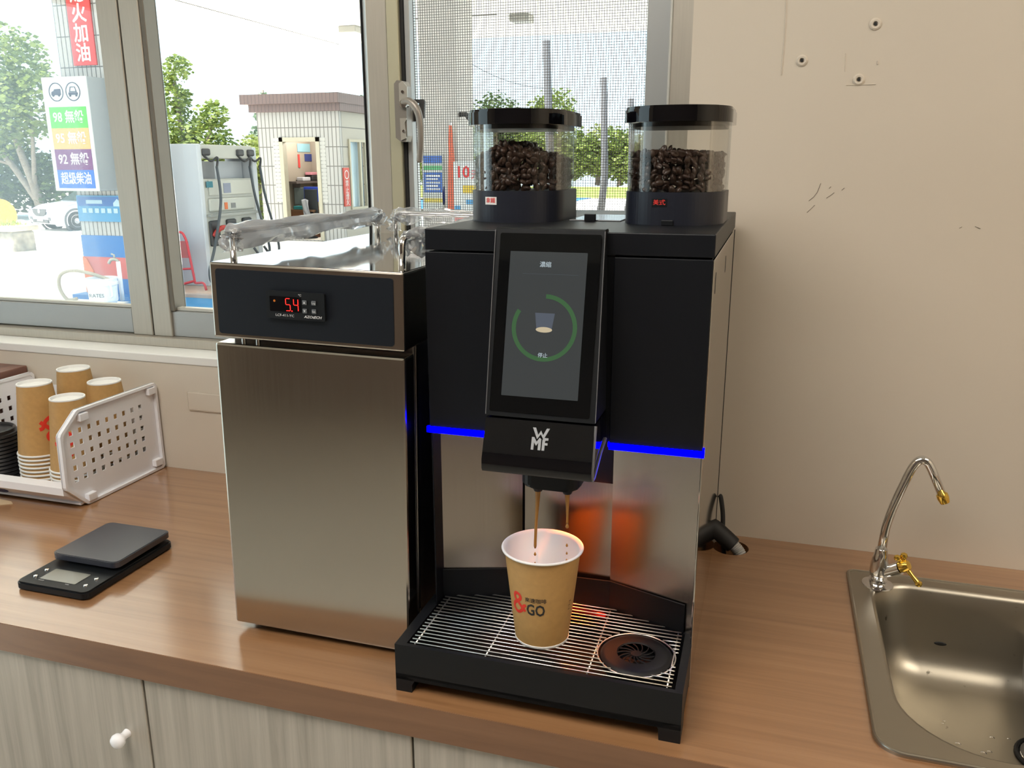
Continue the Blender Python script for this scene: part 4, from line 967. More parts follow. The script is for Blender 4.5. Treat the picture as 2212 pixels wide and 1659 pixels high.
for cx_, kind in ((-.115, 0), (.105, 1)):
    zc_ = H - .15
    b = plate(circ(cx_, zc_, .095, 28), [circ(cx_, zc_, .085, 28)], .003, OX(0, -.013, 0))
    if kind == 0:
        add_plate(b, [(cx_ - .065, zc_ - .03), (cx_ + .06, zc_ - .03), (cx_ + .06, zc_ + .03), (cx_ - .02, zc_ + .03), (cx_ - .03, zc_ + .012), (cx_ - .058, zc_ + .004)], [], .003, OX(0, -.013, 0))
        for q in (-.04, .035): add_plate(b, circ(cx_ + q, zc_ - .032, .014, 12), [], .004, OX(0, -.013, 0))
    else:
        add_plate(b, [(cx_ - .05, zc_ - .005), (cx_ + .05, zc_ - .005), (cx_ + .032, zc_ + .05), (cx_ - .032, zc_ + .05)], [[(cx_ - .036, zc_ + .004), (cx_ + .036, zc_ + .004), (cx_ + .025, zc_ + .042), (cx_ - .025, zc_ + .042)]], .003, OX(0, -.013, 0))
        add_plate(b, rrect(cx_ - .06, cx_ + .06, zc_ - .034, zc_ - .008, .008, 3), [], .003, OX(0, -.013, 0))
        for q in (-.04, .04): add_plate(b, rrect(cx_ + q - .012, cx_ + q + .012, zc_ - .05, zc_ - .03, .004, 2), [], .003, OX(0, -.013, 0))
    obj('truck_symbol' if kind == 0 else 'car_symbol', b, mat('symbol_navy', (.02, .03, .09), .5), t)
# red banner
t = thing('banner', 'red vertical banner with white characters on the tiled pillar above the fuel sign', 'banner', (-6.775, 6.85, 1.645))
obj('cloth', box(-.150, .150, -.012, .004, 0, 1.55), mat('banner_red', (.80, .06, .06), .55), t)
obj('lettering', text_bm('油', .195, .001, OX(0, -.014, .115), bold=.004), M_wtxt, t); obj('lettering', text_bm('加', .195, .001, OX(0, -.014, .310), bold=.004), M_wtxt, t)
obj('lettering', text_bm('火', .195, .001, OX(0, -.014, .505), bold=.004), M_wtxt, t); obj('lettering', text_bm('熄', .195, .001, OX(0, -.014, .700), bold=.004), M_wtxt, t)
# blue poster on the pillar
t = thing('poster', 'blue poster with white lettering on the pillar under the fuel sign', 'poster', (-6.75, 6.848, .005))
obj('panel', box(-.37, .31, -.012, 0, 0, .285), mat('poster_blue', (.07, .36, .66), .5), t)
obj('top_band', box(-.36, .31, -.014, -.012, .17, .272), mat('poster_navy', (.03, .17, .52), .5), t)
b = bmesh.new()
for i in range(7): add_box(b, -.30 + i * .085, -.245 + i * .085, -.016, -.013, .095, .145)
add_box(b, -.24, -.02, -.016, -.013, .195, .235)
obj('lettering', b, mat('poster_pale', (.55, .75, .86), .5), t)
b = plate([(.13, .17), (.24, .17), (.24, .205), (.185, .25), (.13, .205)], [], .003, OX(0, -.014, 0))
obj('house_symbol', b, mat('poster_pale', (.55, .75, .86), .5), t)
# wall tap, bucket, hose
t = thing('outdoor_tap', 'white tap and pipe standing at the coral and blue pillar base', 'tap', (-6.30, 6.40, -.80))
obj('pipe', tube([(0, .05, 0), (0, .05, .42)], .022, 10), M_whiteplastic, t, 'all')
obj('spigot', add_tube(tube(smooth_path([(0, .05, .42), (-.02, .04, .44), (-.06, .02, .44), (-.09, .01, .40)], 5), .016, 8), [(-.03, .035, .44), (-.03, .035, .49), (-.06, .03, .50)], .010, 8), mat('worn_brass', (.6, .58, .5), .4, metal=.5), t, 'all')
t = thing('bucket', 'white plastic paint bucket with black lettering by the pillar base', 'bucket', (-6.35, 6.24, -.80))
obj('body', lathe([(0, .005), (.125, 0), (.150, .20), (.158, .20), (.158, .225), (.152, .228), (.153, .255), (.160, .258), (.160, .272), (.146, .272), (.140, .03), (0, .02)], 32), M_whiteplastic, t, True)
obj('lettering', text_bm('RATES', .055, .001, place((.045, -.142, .10), Vector((1, .32, 0)), (0, 0, 1))), M_ink, t)
obj('handle', tube(smooth_path([(.15, -.05, .21), (.185, -.08, .17), (.20, -.09, .10), (.16, -.07, .08)], 6), .010, 8), M_whiteplastic, t, 'all')
tag(obj('garden_hose', tube(smooth_path([(-6.30, 6.30, -.56), (-6.50, 6.28, -.50), (-6.72, 6.26, -.47), (-6.90, 6.26, -.52), (-6.96, 6.28, -.66), (-6.90, 6.30, -.79), (-6.80, 6.34, -.785)], 8), .018, 10), mat('beige_hose', (.60, .50, .36), .5), None, 'all'), 'beige hose arching from the bucket to the ground by the pillar', 'hose')

# fuel pump on its island
t = thing('pump_island', 'low tan kerb island with blue front under the fuel pump', 'island', (-6.1, 8.3, -.85))
obj('kerb', box(-.29, .75, -1.3, 1.6, 0, .075, bev=.02), mat('island_tan', (.62, .46, .38), .8), t)
obj('blue_edge', box(-.2, 1.6, -2.3, -1.3, 0, .02), mat('bright_blue_paint', (.03, .30, .66), .5), t)
t = thing('fuel_pump', 'white fuel pump with hanging black hoses and coloured nozzles in the middle pane', 'fuel pump', (-6.175, 7.5, -.775))
def zz_(z): return z + .775
PL = 1.16; hx = .205
obj('end_panel', box(-hx, hx, 0, .07, 0, zz_(.85), bev=.01), M_pumpw, t)
obj('far_panel', box(-hx, hx, PL - .09, PL, 0, zz_(.83), bev=.01), M_pumpw, t)
obj('cabinet', box(-hx + .01, hx - .01, .07, PL - .09, 0, zz_(.455)), M_pumpb, t)
obj('header', box(-hx + .005, hx - .005, .07, PL - .09, zz_(.69), zz_(.845), bev=.008), M_pumpb, t)
obj('rear_box', box(-hx + .02, .05, .50, PL - .1, zz_(.455), zz_(.66)), mat('pump_grey', (.62, .64, .68), .4), t)
fx = hx - .006
dp = obj('display_panel', box(fx - .01, fx + .012, .15, PL - .16, zz_(.27), zz_(.44), bev=.004), mat('panel_cream', (.68, .67, .60), .45), t)
obj('screen', box(fx + .012, fx + .016, .42, .56, zz_(.29), zz_(.405)), mat('pump_lcd', (.16, .19, .30), .2), dp)
obj('blue_label', box(fx + .012, fx + .015, .10, .22, zz_(.36), zz_(.43)), mat('teal_label', (.05, .25, .32), .5), dp)
obj('price_panel', box(fx - .01, fx + .02, .12, PL - .14, zz_(.08), zz_(.235), bev=.02), mat('panel_pale', (.66, .66, .60), .45), t)
obj('orange_label', box(fx + .02, fx + .024, .40, .46, zz_(.10), zz_(.18)), mat('label_orange', (.85, .18, .03), .5), t)
obj('grey_label', box(fx + .02, fx + .024, .53, .62, zz_(.11), zz_(.17)), mat('label_grey', (.25, .25, .25), .5), t)
obj('shelf', box(fx - .01, fx + .05, .08, PL - .1, zz_(.025), zz_(.055)), mat('shelf_grey', (.44, .45, .42), .5), t)
for yv, c, h in ((.17, (.62, .04, .03), .30), (.50, (.62, .52, .10), .2), (.82, (.02, .30, .14), .24)):
    bt = obj('nozzle_boot', box(fx - .01, fx + .03, yv - .075, yv + .11, zz_(-.02 - h), zz_(-.02), bev=.02), mat('boot_dark', (.035, .037, .042), .5), t)
    nz = obj('nozzle', add_tube(tube(smooth_path([(fx + .03, yv - .04, zz_(-.20)), (fx + .07, yv, zz_(-.13)), (fx + .10, yv + .08, zz_(-.10)), (fx + .09, yv + .16, zz_(-.16))], 5), .028, 8), [(fx + .06, yv, zz_(-.12)), (fx + .03, yv - .03, zz_(-.30))], .012, 8), mat('nozzle_%d' % int(yv * 100), c, .45), t, 'all')
for yv in (.14, .80, 1.02):
    obj('hose_boom', add_box(tube(smooth_path([(fx, yv - .05, zz_(.74)), (fx + .03, yv + .06, zz_(.66)), (fx + .05, yv + .16, zz_(.70)), (fx + .06, yv + .12, zz_(.58))], 6), .014, 8), fx - .01, fx + .03, yv - .06, yv + .08, zz_(.72), zz_(.80), bev=.02), mat('boom_dark', (.04, .04, .045), .5), t)
    q = [(fx + .06, yv + .12, zz_(.60)), (fx + .09, yv + .10, zz_(.20)), (fx + .13, yv - .14, zz_(-.30)), (fx + .16, yv - .32, zz_(-.58)), (fx + .17, yv - .26, zz_(-.73)), (fx + .16, yv + .10, zz_(-.755)), (fx + .12, yv + .30, zz_(-.70))] if yv < .5 else [(fx + .06, yv + .12, zz_(.60)), (fx + .09, yv + .14, zz_(.25)), (fx + .12, yv + .22, zz_(-.1)), (fx + .14, yv + .30, zz_(-.42)), (fx + .13, yv + .22, zz_(-.6)), (fx + .08, yv + .05, zz_(-.4))]
    obj('hose', tube(smooth_path(q, 8), .016, 10), mat('hose_grey', (.07, .085, .10), .5), t, 'all')
# red trolley frame
b = tube(arc_path([(0, -.02, .62), (.15, -.02, .66), (.20, -.02, .56), (.26, -.02, .10), (.26, -.02, .07), (.40, -.04, .09), (.42, -.04, .0)], .05), .014, 8)
add_tube(b, [(-.02, -.02, .22), (.24, -.02, .24)], .012, 8); add_tube(b, [(-.05, -.02, .02), (.26, -.02, .10)], .014, 8); add_tube(b, arc_path([(0, -.02, .62), (-.10, -.02, .60), (-.14, -.02, .0)], .05), .014, 8)
t = thing('hand_trolley', 'red tubular hand trolley leaning beside the white end of the fuel pump', 'trolley', (-6.22, 7.25, -.775))
obj('frame', b, mat('trolley_red', (.72, .05, .07), .45), t, 'all'); obj('panel', box(-.02, .215, -.022, -.012, .36, .55), mat('trolley_panel', (.50, .12, .12), .5), t)

# kiosk
kx0, kx1, ky0, ky1 = -9.45, -7.67, 14.0, 15.9
t = thing('kiosk', 'small tiled station kiosk with brown roof band and open doorway', 'kiosk', (0, 14, -.85))
K = .85
obj('front_wall', plate([(kx0, -.3), (kx1, -.3), (kx1, K + 1.62), (kx0, K + 1.62)], [[(-8.98, .02), (-8.10, .02), (-8.10, K + 1.13), (-8.98, K + 1.13)]], .12, OX(0, .12, 0)), M_tile2, t)
b = box(kx1 - .12, kx1, .122, .33, -.3, K + 1.62); add_box(b, kx1 - .12, kx1, 1.05, 1.9, -.3, K + 1.62); add_box(b, kx1 - .12, kx1, .33, 1.05, -.3, K - .24); add_box(b, kx1 - .12, kx1, .33, 1.05, K + 1.10, K + 1.62)
obj('side_wall', b, M_tileside, t)
l = lamp('kiosk_fill_light', 'POINT', (-8.6, .9, K + 1.35), (0, 0, 0), 85, (1, .95, .88), shadow_soft_size=.15); l.parent = t  # unseen fill light added to brighten the kiosk interior
obj('back_wall', box(kx0, kx1 - .12, 1.78, 1.9, -.3, K + 1.62), mat('kiosk_inside', (.42, .36, .28), .7), t); obj('left_wall', box(kx0, kx0 + .12, .12, 1.78, -.3, K + 1.62), mat('kiosk_inside', (.42, .36, .28), .7), t)
obj('roof', add_box(box(kx0 - .10, kx1 + .10, -.10, 2.0, K + 1.60, K + 1.74), kx0 - .22, kx1 + .12, -.2, 2.1, K + 1.74, K + 1.92), M_roofband, t)
obj('door_frame', add_box(add_box(box(-8.98, -8.90, -.02, .12, .02, K + 1.13), -8.18, -8.10, -.02, .12, .02, K + 1.13), -8.98, -8.10, -.02, .12, K + 1.05, K + 1.13), mat('frame_cream', (.62, .57, .44), .5), t)
b = bmesh.new()
for i in range(17): add_box(b, -9.12, -8.98, -.006, .02, K + 1.12 - i * .072 - .062, K + 1.12 - i * .072); add_box(b, -8.10, -7.98, -.006, .02, K + 1.12 - i * .072 - .062, K + 1.12 - i * .072)
obj('jamb_tiles', b, mat('jamb_tile', (.66, .65, .62), .5), t)
wf = obj('side_window', plate([(.33, K - .24), (1.05, K - .24), (1.05, K + 1.10), (.33, K + 1.10)], [[(.38, K - .20), (.76, K - .20), (.76, K + 1.05), (.38, K + 1.05)], [(.82, K - .20), (1.0, K - .20), (1.0, K + 1.05), (.82, K + 1.05)]], .05, OY(kx1 - .02, 0, 0)), mat('frame_cream', (.62, .57, .44), .5), t)
obj('pane', box(kx1 - .06, kx1 - .05, .36, 1.02, K - .22, K + 1.07), mat('kiosk_pane', (.55, .72, .82), .15), wf)
t = thing('no_smoking_sign', 'narrow red vertical warning sign with white characters on the kiosk side wall', 'sign', (kx1 + .004, 14.17, -.17))
obj('board', box(-.002, .02, -.12, .12, 0, .73), mat('warning_red', (.72, .08, .05), .5), t)
obj('ring_symbol', plate(circ(0, .60, .085, 24), [circ(0, .60, .068, 24)], .004, OY(.02, 0, 0)), M_wtxt, t)
obj('lettering', text_bm('禁', .13, .001, OY(.022, 0, .43)), M_wtxt, t); obj('lettering', text_bm('止', .13, .001, OY(.022, 0, .30)), M_wtxt, t); obj('lettering', text_bm('煙', .13, .001, OY(.022, 0, .18)), M_wtxt, t); obj('lettering', text_bm('火', .13, .001, OY(.022, 0, .07)), M_wtxt, t)
# what is inside the kiosk
t = thing('desk', 'brown desk inside the kiosk doorway', 'desk', (-9.0, 15.1, -.85)); obj('top', box(-.33, .30, -.40, .55, .53, .57), mat('desk_brown', (.30, .16, .08), .5), t); obj('front', box(-.33, .02, -.36, -.33, 0, .53), mat('desk_front', (.34, .15, .07), .5), t); obj('side', box(.24, .27, -.36, .5, 0, .53), mat('desk_front', (.34, .15, .07), .5), t)
t = thing('monitor', 'dark green-grey monitor on the kiosk desk', 'monitor', (-9.12, 15.0, -.28), (0, 0, .5)); obj('case', box(-.19, .19, -.03, .04, .08, .44, bev=.015), mat('monitor_case', (.10, .13, .12), .4), t); obj('stand', box(-.08, .08, -.05, .09, 0, .10), mat('monitor_case', (.10, .13, .12), .4), t)
t = thing('wall_shelf', 'dark shelf with papers on the kiosk inner wall', 'shelf', (-9.33, 15.25, .24)); obj('board', box(0, .22, -.50, .50, 0, .045), mat('shelf_dark', (.16, .13, .12), .5), t); obj('bracket', box(0, .18, -.3, -.27, -.12, 0), mat('shelf_dark', (.16, .13, .12), .5), t)
t = thing('chair', 'dark office chair with a blue jacket over its back in the kiosk', 'chair', (-8.80, 14.62, -.85)); obj('seat', box(-.17, .17, -.18, .16, .40, .45, bev=.02), mat('chair_dark', (.03, .04, .05), .6), t); obj('backrest', box(-.15, .15, .13, .16, .50, .98, bev=.012), mat('chair_dark', (.03, .04, .05), .6), t); obj('pedestal', lathe([(.16, 0), (.16, .03), (.03, .06), (.03, .40)], 16), mat('chair_dark', (.03, .04, .05), .6), t); obj('back_bar', box(-.02, .02, .135, .155, .42, .52), mat('chair_dark', (.03, .04, .05), .6), t)
for nm, lab, x, y, z, sx_, sy_, sz_, c in (('blue_jacket', 'bright blue jacket draped over the kiosk chair back', -8.80, 14.785, -.12, .33, .05, .30, (.01, .06, .55)), ('towel', 'teal folded towel on the kiosk desk', -9.08, 14.80, -.28, .26, .16, .07, (.03, .35, .38)), ('wall_map', 'pale blue picture pinned on the kiosk inner wall', -9.322, 15.47, .88, .012, .50, .17, (.30, .55, .62)), ('red_strip', 'red paper strip on the kiosk inner wall', -9.322, 15.25, .56, .012, .07, .27, (.75, .06, .05)), ('framed_sheet', 'dark navy sheet on the kiosk inner wall', -9.322, 15.63, .69, .012, .28, .15, (.03, .05, .22)), ('paper_pile', 'white paper pile on the kiosk shelf', -9.22, 15.22, .285, .16, .30, .08, (.7, .7, .72)), ('black_box', 'black box on the kiosk shelf', -9.22, 15.58, .285, .18, .26, .12, (.03, .03, .03)), ('pink_folder', 'pink folder lying on the black box on the kiosk shelf', -9.22, 15.56, .405, .16, .28, .06, (.75, .3, .35)), ('crate', 'blue plastic crate on the kiosk floor', -8.50, 15.0, -.85, .35, .3, .30, (.05, .15, .45))):
    tag(obj(nm, box(x - sx_ / 2, x + sx_ / 2, y - sy_ / 2, y + sy_ / 2, z, z + sz_, bev=min(sx_, sy_, sz_) * .2), mat('c_' + nm, c, .6)), lab, nm.split('_')[-1])
b = bmesh.new(); bmesh.ops.create_grid(b, x_segments=8, y_segments=14, size=.5)
for v in b.verts:
    x, y = v.co.x, v.co.y; v.co = Vector((-8.85 + x * .15 + .10 * max(0, -y) ** 1.5, 14.60 + .02 * math.sin(x * 9 + y * 5) - .02 * y - .03 * (1 if False else 0), -.24 + y * .36 - .08 * x * x))
o = obj('white_cloth', b, mat('cloth_white', (.72, .74, .80), .7), None, True); sm_ = o.modifiers.new('solid', 'SOLIDIFY'); sm_.thickness = .012
tag(o, 'white cloth hanging over the kiosk chair in the doorway', 'cloth')

# right pillar seen through the insect screen, its posters, the promotion board
t = thing('station_pillar', 'grey-white station pillar behind the insect screen', 'pillar', (-3.62, 9.3, -.85))
obj('shaft', box(-.24, .24, -.28, .28, 0, 4.55), mat('pillar_grey', (.68, .64, .60), .7, noise_s=3, noise_a=.08), t); obj('fixture', tube([(.24, -.2, 2.05), (.34, -.25, 2.05), (.40, -.25, 1.98)], .03, 8), M_black, t)
t = thing('notice', 'blue and white notice sheet on the pillar behind the insect screen', 'notice', (-3.70, 9.01, .06))
obj('sheet', box(-.14, .13, -.008, 0, 0, .68), mat('notice_white', (.68, .70, .66), .6), t)
b = box(-.13, .12, -.011, -.008, .57, .66); add_box(b, -.13, .12, -.011, -.008, .22, .46)
obj('blue_band', b, mat('notice_blue', (.05, .16, .55), .5), t)
b = bmesh.new()
for i in range(5): add_box(b, -.10, .09 - .03 * (i % 2), -.013, -.011, .25 + i * .04, .27 + i * .04)
obj('lettering', b, M_wtxt, t); obj('green_band', box(-.13, .12, -.011, -.008, .49, .54), mat('notice_green', (.12, .50, .20), .5), t); obj('yellow_band', box(-.13, .12, -.011, -.008, .10, .15), mat('notice_yellow', (.75, .60, .10), .5), t)
t = thing('roadside_flag', 'narrow orange-red vertical banner beside the pillar behind the insect screen', 'banner', (-3.43, 8.95, .05))
obj('cloth', plate([(-.065, 0), (.045, 0), (.038, .55), (.005, 1.02), (-.03, 1.02), (-.05, .55)], [], .008, OX(0, 0, 0)), mat('flag_red', (.82, .16, .08), .6), t); obj('pole', tube([(-.01, .01, -.9), (-.01, .01, 1.05)], .010, 8), M_whiteplastic, t)
t = thing('promotion_board', 'white promotion board with red 10元 and red and yellow print behind the screen', 'board', (-3.07, 8.9, -.85))
obj('board', box(-.32, .42, -.01, .03, .62, 1.50), M_sign, t); obj('stand', add_tube(tube([(-.25, .05, 0), (-.25, .05, 1.0)], .02, 8), [(.35, .05, 0), (.35, .05, 1.0)], .02, 8), M_whiteplastic, t)
obj('lettering', text_bm('10', .19, .002, OX(-.205, -.014, 1.37), bold=.004), mat('promo_red', (.85, .03, .03), .5), t); obj('small_lettering', text_bm('元', .12, .002, OX(-.04, -.014, 1.34)), mat('promo_red', (.85, .03, .03), .5), t)
b = plate([(-.31, .63), (.30, .63), (.30, .82), (.1, .86), (.0, .80), (-.12, .87), (-.31, .84)], [], .006, OX(0, -.012, 0)); obj('red_print', b, mat('promo_red', (.85, .03, .03), .5), t)
obj('yellow_print', box(-.20, -.02, -.018, -.012, 1.13, 1.22), mat('promo_yellow', (.85, .60, .05), .5), t); obj('blue_print', add_box(box(-.16, .10, -.018, -.012, 1.00, 1.05), -.31, -.24, -.018, -.012, .93, .98), mat('promo_blue', (.10, .40, .75), .5), t)

# far right: blue kerb, lawn, poles with wires
o = tag(obj('lawn', box(-26, 14, 37, 56, -.9, -.84), mat('grass', (.30, .42, .05), .9, noise_s=2, noise_a=.2)), 'strip of bright green lawn in front of the far trees', 'lawn', kind='stuff')
o = tag(obj('blue_kerb', box(-14, -7.6, 27, 36.8, -.9, -.83), mat('kerb_blue', (.03, .22, .62), .6)), 'blue painted kerb strip before the lawn between the bean hoppers', 'kerb')
for (x, z, h) in ((-6.57, 4.19, .12), (-4.80, 3.10, .10), (-3.97, 2.49, .085)):
    n_ = ('tallest grey utility pole, left of the three', 'middle grey utility pole between the two bean hoppers', 'short far utility pole just left of the right hopper lid')[0 if h == .12 else 1 if h == .1 else 2]
    o = tag(obj('utility_pole', tube([(0, 0, -.9), (.18 if h == .12 else .1, 0, .2), (0, 0, z)], [h * 1.2, h * 1.1, h], 12), mat('pole_grey', (.10, .105, .115), .85), None, 'all'), n_, 'utility pole', 'utility poles'); o.location = (x, 25, 0)
for i, (p, q) in enumerate((((-9.5, 23.5, 4.2), (-6.57, 25, 2.85)), ((-9.3, 23.5, 3.0), (-6.5, 25, 1.75)))):
    P = [Vector(p).lerp(Vector(q), k / 12) - Vector((0, 0, .32 * (1 - (k / 6 - 1) ** 2))) for k in range(13)]
    tag(obj('overhead_wire', tube(P, .012, 5), mat('wire_grey', (.25, .27, .30), .7)), ('upper' if i == 0 else 'lower') + ' thin overhead wire sagging to the tall utility pole', 'wire')

# left: planter wall, yellow disc sign, rail, car
t = thing('stone_planter', 'low grey stone planter wall with grass at the left edge', 'planter', (-13.55, 11.0, -1.22))
obj('wall_body', box(-1.5, .86, 0, .5, 0, .68, bev=.04), mat('stone', (.36, .33, .28), .9, noise_s=7, noise_a=.5), t); obj('coping', box(-1.55, .92, -.06, .56, .68, .78, bev=.03), mat('coping', (.52, .47, .38), .9, noise_s=5, noise_a=.25), t)
tag(obj('bent_rail', tube(arc_path([(-13.6, 10.2, -1.0), (-12.2, 10.2, -.95), (-12.0, 10.2, -1.05)], .1), .035, 10), mat('rust', (.45, .12, .05), .7), None, 'all'), 'rusty red bent rail in front of the stone planter', 'rail')
t = thing('disc_sign', 'round orange-yellow disc sign on a post at the left edge', 'sign', (-16.22, 14.0, gz(-16, 14)))
obj('disc', lathe([(0, 0), (.35, 0), (.35, .03), (0, .03)], 36, (0, 0, .65), (.35, -1, 0)), mat('disc_yellow', (.95, .52, .02), .5), t, True); obj('post', tube([(0, .04, 0), (0, .04, .95)], .03, 8), mat('post_orange', (.80, .28, .02), .5), t)
b = bmesh.new(); rg = random.Random(11)
def blades(bm, x0, x1, y0, y1, z, n, h):
    for i in range(n):
        x, y = rg.uniform(x0, x1), rg.uniform(y0, y1); a = rg.uniform(0, 6); hh = h * rg.uniform(.5, 1.2); wd = .03
        p = Vector((x, y, z)); d = Vector((math.cos(a), math.sin(a), 0)) * wd; k = Vector((rg.uniform(-.1, .1), rg.uniform(-.1, .1), hh))
        bm.faces.new([bm.verts.new(p - d), bm.verts.new(p + d), bm.verts.new(p + k)])
blades(b, -15.0, -12.8, 11.05, 11.45, -.50, 500, .16)
tag(obj('planter_grass', b, leafmat('grass_blades', (.35, .45, .05), (.65, .70, .20))), 'sunny grass growing in the stone planter', 'grass', kind='stuff')
# car: heading +x in its own frame
t = thing('car', 'silver-white SUV parked under the trees, front towards the left', 'car', (-24.8, 26.1, gz(-24, 26)), (0, 0, math.radians(-108)))
L2, W2 = 2.25, .91
lower = [(-L2, .42), (-L2 + .03, .85), (-L2 + .15, 1.02), (.95, 1.02), (1.75, .93), (2.12, .78), (L2, .62), (L2, .38), (L2 - .15, .24), (-L2 + .2, .26)]
b = bmesh.new(); add_prism(b, lower, -W2, W2); b.transform(Matrix.Rotation(-PI / 2, 4, 'Z')); bmesh.ops.bevel(b, geom=[e_ for e_ in b.edges], offset=.05, segments=2, affect='EDGES')
CP = mat('car_paint', (.66, .70, .76), .25, coat=.6); obj('body', b, CP, t, True)
gh = bmesh.new(); bot = [(-2.05, -.84), (1.05, -.84), (1.05, .84), (-2.05, .84)]; tp = [(-1.75, -.62), (.05, -.62), (.05, .62), (-1.75, .62)]
vb = [gh.verts.new((x, y, 1.0)) for x, y in bot]; vt = [gh.verts.new((x, y, 1.66)) for x, y in tp]
for i in range(4): gh.faces.new((vb[i], vb[(i + 1) % 4], vt[(i + 1) % 4], vt[i]))
gh.faces.new(vt); gh.faces.new(vb[::-1]); bmesh.ops.bevel(gh, geom=gh.edges[:], offset=.05, segments=2, affect='EDGES')
obj('cabin', gh, CP, t, True)
dk = mat('car_glass', (.04, .06, .06), .08)
def quad4(pts, th=.015):
    bm = bmesh.new(); vs = [bm.verts.new(p) for p in pts]; f = bm.faces.new(vs); bm.normal_update(); n_ = f.normal.copy()
    r_ = bmesh.ops.extrude_face_region(bm, geom=[f]); [setattr(g_, 'co', g_.co + n_ * th) for g_ in r_['geom'] if isinstance(g_, bmesh.types.BMVert)]
    bmesh.ops.recalc_face_normals(bm, faces=bm.faces[:]); return bm
obj('windshield', quad4([(1.0, -.76, 1.05), (1.0, .76, 1.05), (.12, .58, 1.61), (.12, -.58, 1.61)]), dk, t)
for s in (1, -1):
    pts = [(.82, s * .815, 1.08), (.10, s * .66, 1.56), (-1.6, s * .66, 1.56), (-1.85, s * .815, 1.08)]
    obj('side_window', quad4(pts if s < 0 else pts[::-1]), dk, t)
    for wx in (1.38, -1.35):
        wh = obj('wheel', lathe([(.10, -.11), (.33, -.11), (.355, -.07), (.355, .07), (.33, .11), (.10, .11)], 28, (wx, s * .82, .355), (0, s, 0)), mat('tyre', (.03, .03, .03), .8), t, True)
        hb = lathe([(0, .10), (.06, .115), (.07, .10), (.20, .105), (.235, .115), (.24, .06)], 10, (wx, s * .82, .355), (0, s, 0)); obj('hub', hb, mat('alloy', (.5, .5, .52), .3, metal=.6), wh)
        obj('arch_trim', lathe([(.39, .02), (.46, .02), (.46, .105), (.39, .105)], 28, (wx, s * .82, .355), (0, s, 0)), mat('cladding', (.10, .10, .105), .6), t)
    obj('headlight', quad4([(2.20, s * .88, .70), (2.235, s * .52, .66), (2.21, s * .55, .78), (1.95, s * .88, .85)][::s]), mat('headlight', (.75, .78, .8), .1), t)
    obj('fog_lamp', box(2.20, 2.27, s * .66 - .10, s * .66 + .10, .40, .52, bev=.02), mat('cladding', (.10, .10, .105), .6), t)
obj('grille', plate([(-.50, .80), (.50, .80), (.42, .62), (.25, .54), (-.25, .54), (-.42, .62)], [], .03, place((2.235, 0, 0), (0, 1, 0), (0, 0, 1))), mat('grille', (.03, .03, .032), .4), t)
obj('emblem', lathe([(0, .02), (.07, .02), (.08, 0)], 20, (2.26, 0, .72), (1, 0, 0)), mat('alloy', (.5, .5, .52), .3, metal=.6), t)
obj('licence_plate', box(2.25, 2.275, -.19, .19, .36, .47), M_sign, t); obj('lower_intake', box(2.20, 2.26, -.55, .55, .30, .40), mat('grille', (.03, .03, .032), .4), t)

# trees
LG = {'bright': leafmat('bright_leaves', (.11, .18, .03), (.36, .44, .10)), 'dark': leafmat('dark_leaves', (.03, .07, .015), (.15, .23, .05)), 'yellow': leafmat('yellow_leaves', (.20, .27, .05), (.46, .50, .15)), 'grey': leafmat('grey_leaves', (.16, .24, .16), (.34, .44, .30))}
def tree(label, x, y, z0, blobs, leaf, n, ls, trunks, seed, name='tree', grp=None):
    rg = random.Random(seed); t = thing(name, label, 'tree', (x, y, z0), group=grp)
    bm = bmesh.new(); tot = sum(r ** 2 for *_, r in blobs)
    for (cx, cy, cz_, r) in blobs:
        for _ in range(int(1.9 * n * r * r / tot)):
            u = Vector((rg.gauss(0, 1), rg.gauss(0, 1), rg.gauss(0, 1))).normalized()
            lump = 1 + .22 * noise.noise(u * 2.3 + Vector((cx, cy, seed)))
            p = Vector((cx, cy, cz_)) + Vector((u.x, u.y, u.z * .9)) * r * lump * rg.uniform(.55, 1.0)
            a = Vector((rg.gauss(0, 1), rg.gauss(0, 1), rg.gauss(0, 1))).normalized(); b_, c_ = frame_to(a); s = .78 * ls * rg.uniform(.6, 1.3)
            bm.faces.new([bm.verts.new(p + b_ * s), bm.verts.new(p + c_ * s * .6), bm.verts.new(p - b_ * s), bm.verts.new(p - c_ * s * .6)])
    obj('crown', bm, LG[leaf], t)
    tb = bmesh.new()
    for path, r in trunks:
        P = smooth_path(path, 5); add_tube(tb, P, [r * (1 - .6 * i / len(P)) for i in range(len(P))], 8)
    obj('trunk', tb, M_bark, t, 'all')
    return t
zg0 = -1.75
T = 'trees beyond the road'
tree('big bright green tree filling the upper left corner', -31.5, 29, zg0, [(-2.2, 0, 5.6, 2.4), (-.2, .3, 6.6, 1.8), (1.0, 0, 4.9, 1.7), (-4.5, 0, 5.5, 2.3), (-.5, -.6, 4.3, 1.8)], 'bright', 5200, .17, [([(.9, 0, 0), (.7, 0, 1.4), (.1, 0, 3.2), (-.4, 0, 5.5)], .22), ([(.8, 0, .8), (-.4, 0, 2.4), (-1.8, 0, 3.9), (-2.5, 0, 5.2)], .16), ([(.7, 0, 1.4), (.9, 0, 3), (1.1, 0, 4.8)], .12), ([(-.4, 0, 2.4), (-1.5, -.2, 2.8), (-2.8, 0, 3.6)], .08)], 1, grp=T)
tree('dark leafy tree behind the round yellow sign', -34.0, 30, zg0, [(0, 0, 2.2, 2.2), (-2.2, 0, 2.6, 2.4), (1.6, .5, 1.7, 1.7)], 'dark', 3400, .16, [([(0, 0, 0), (.1, 0, 1.2), (-.2, 0, 2.6)], .2)], 2, grp=T)
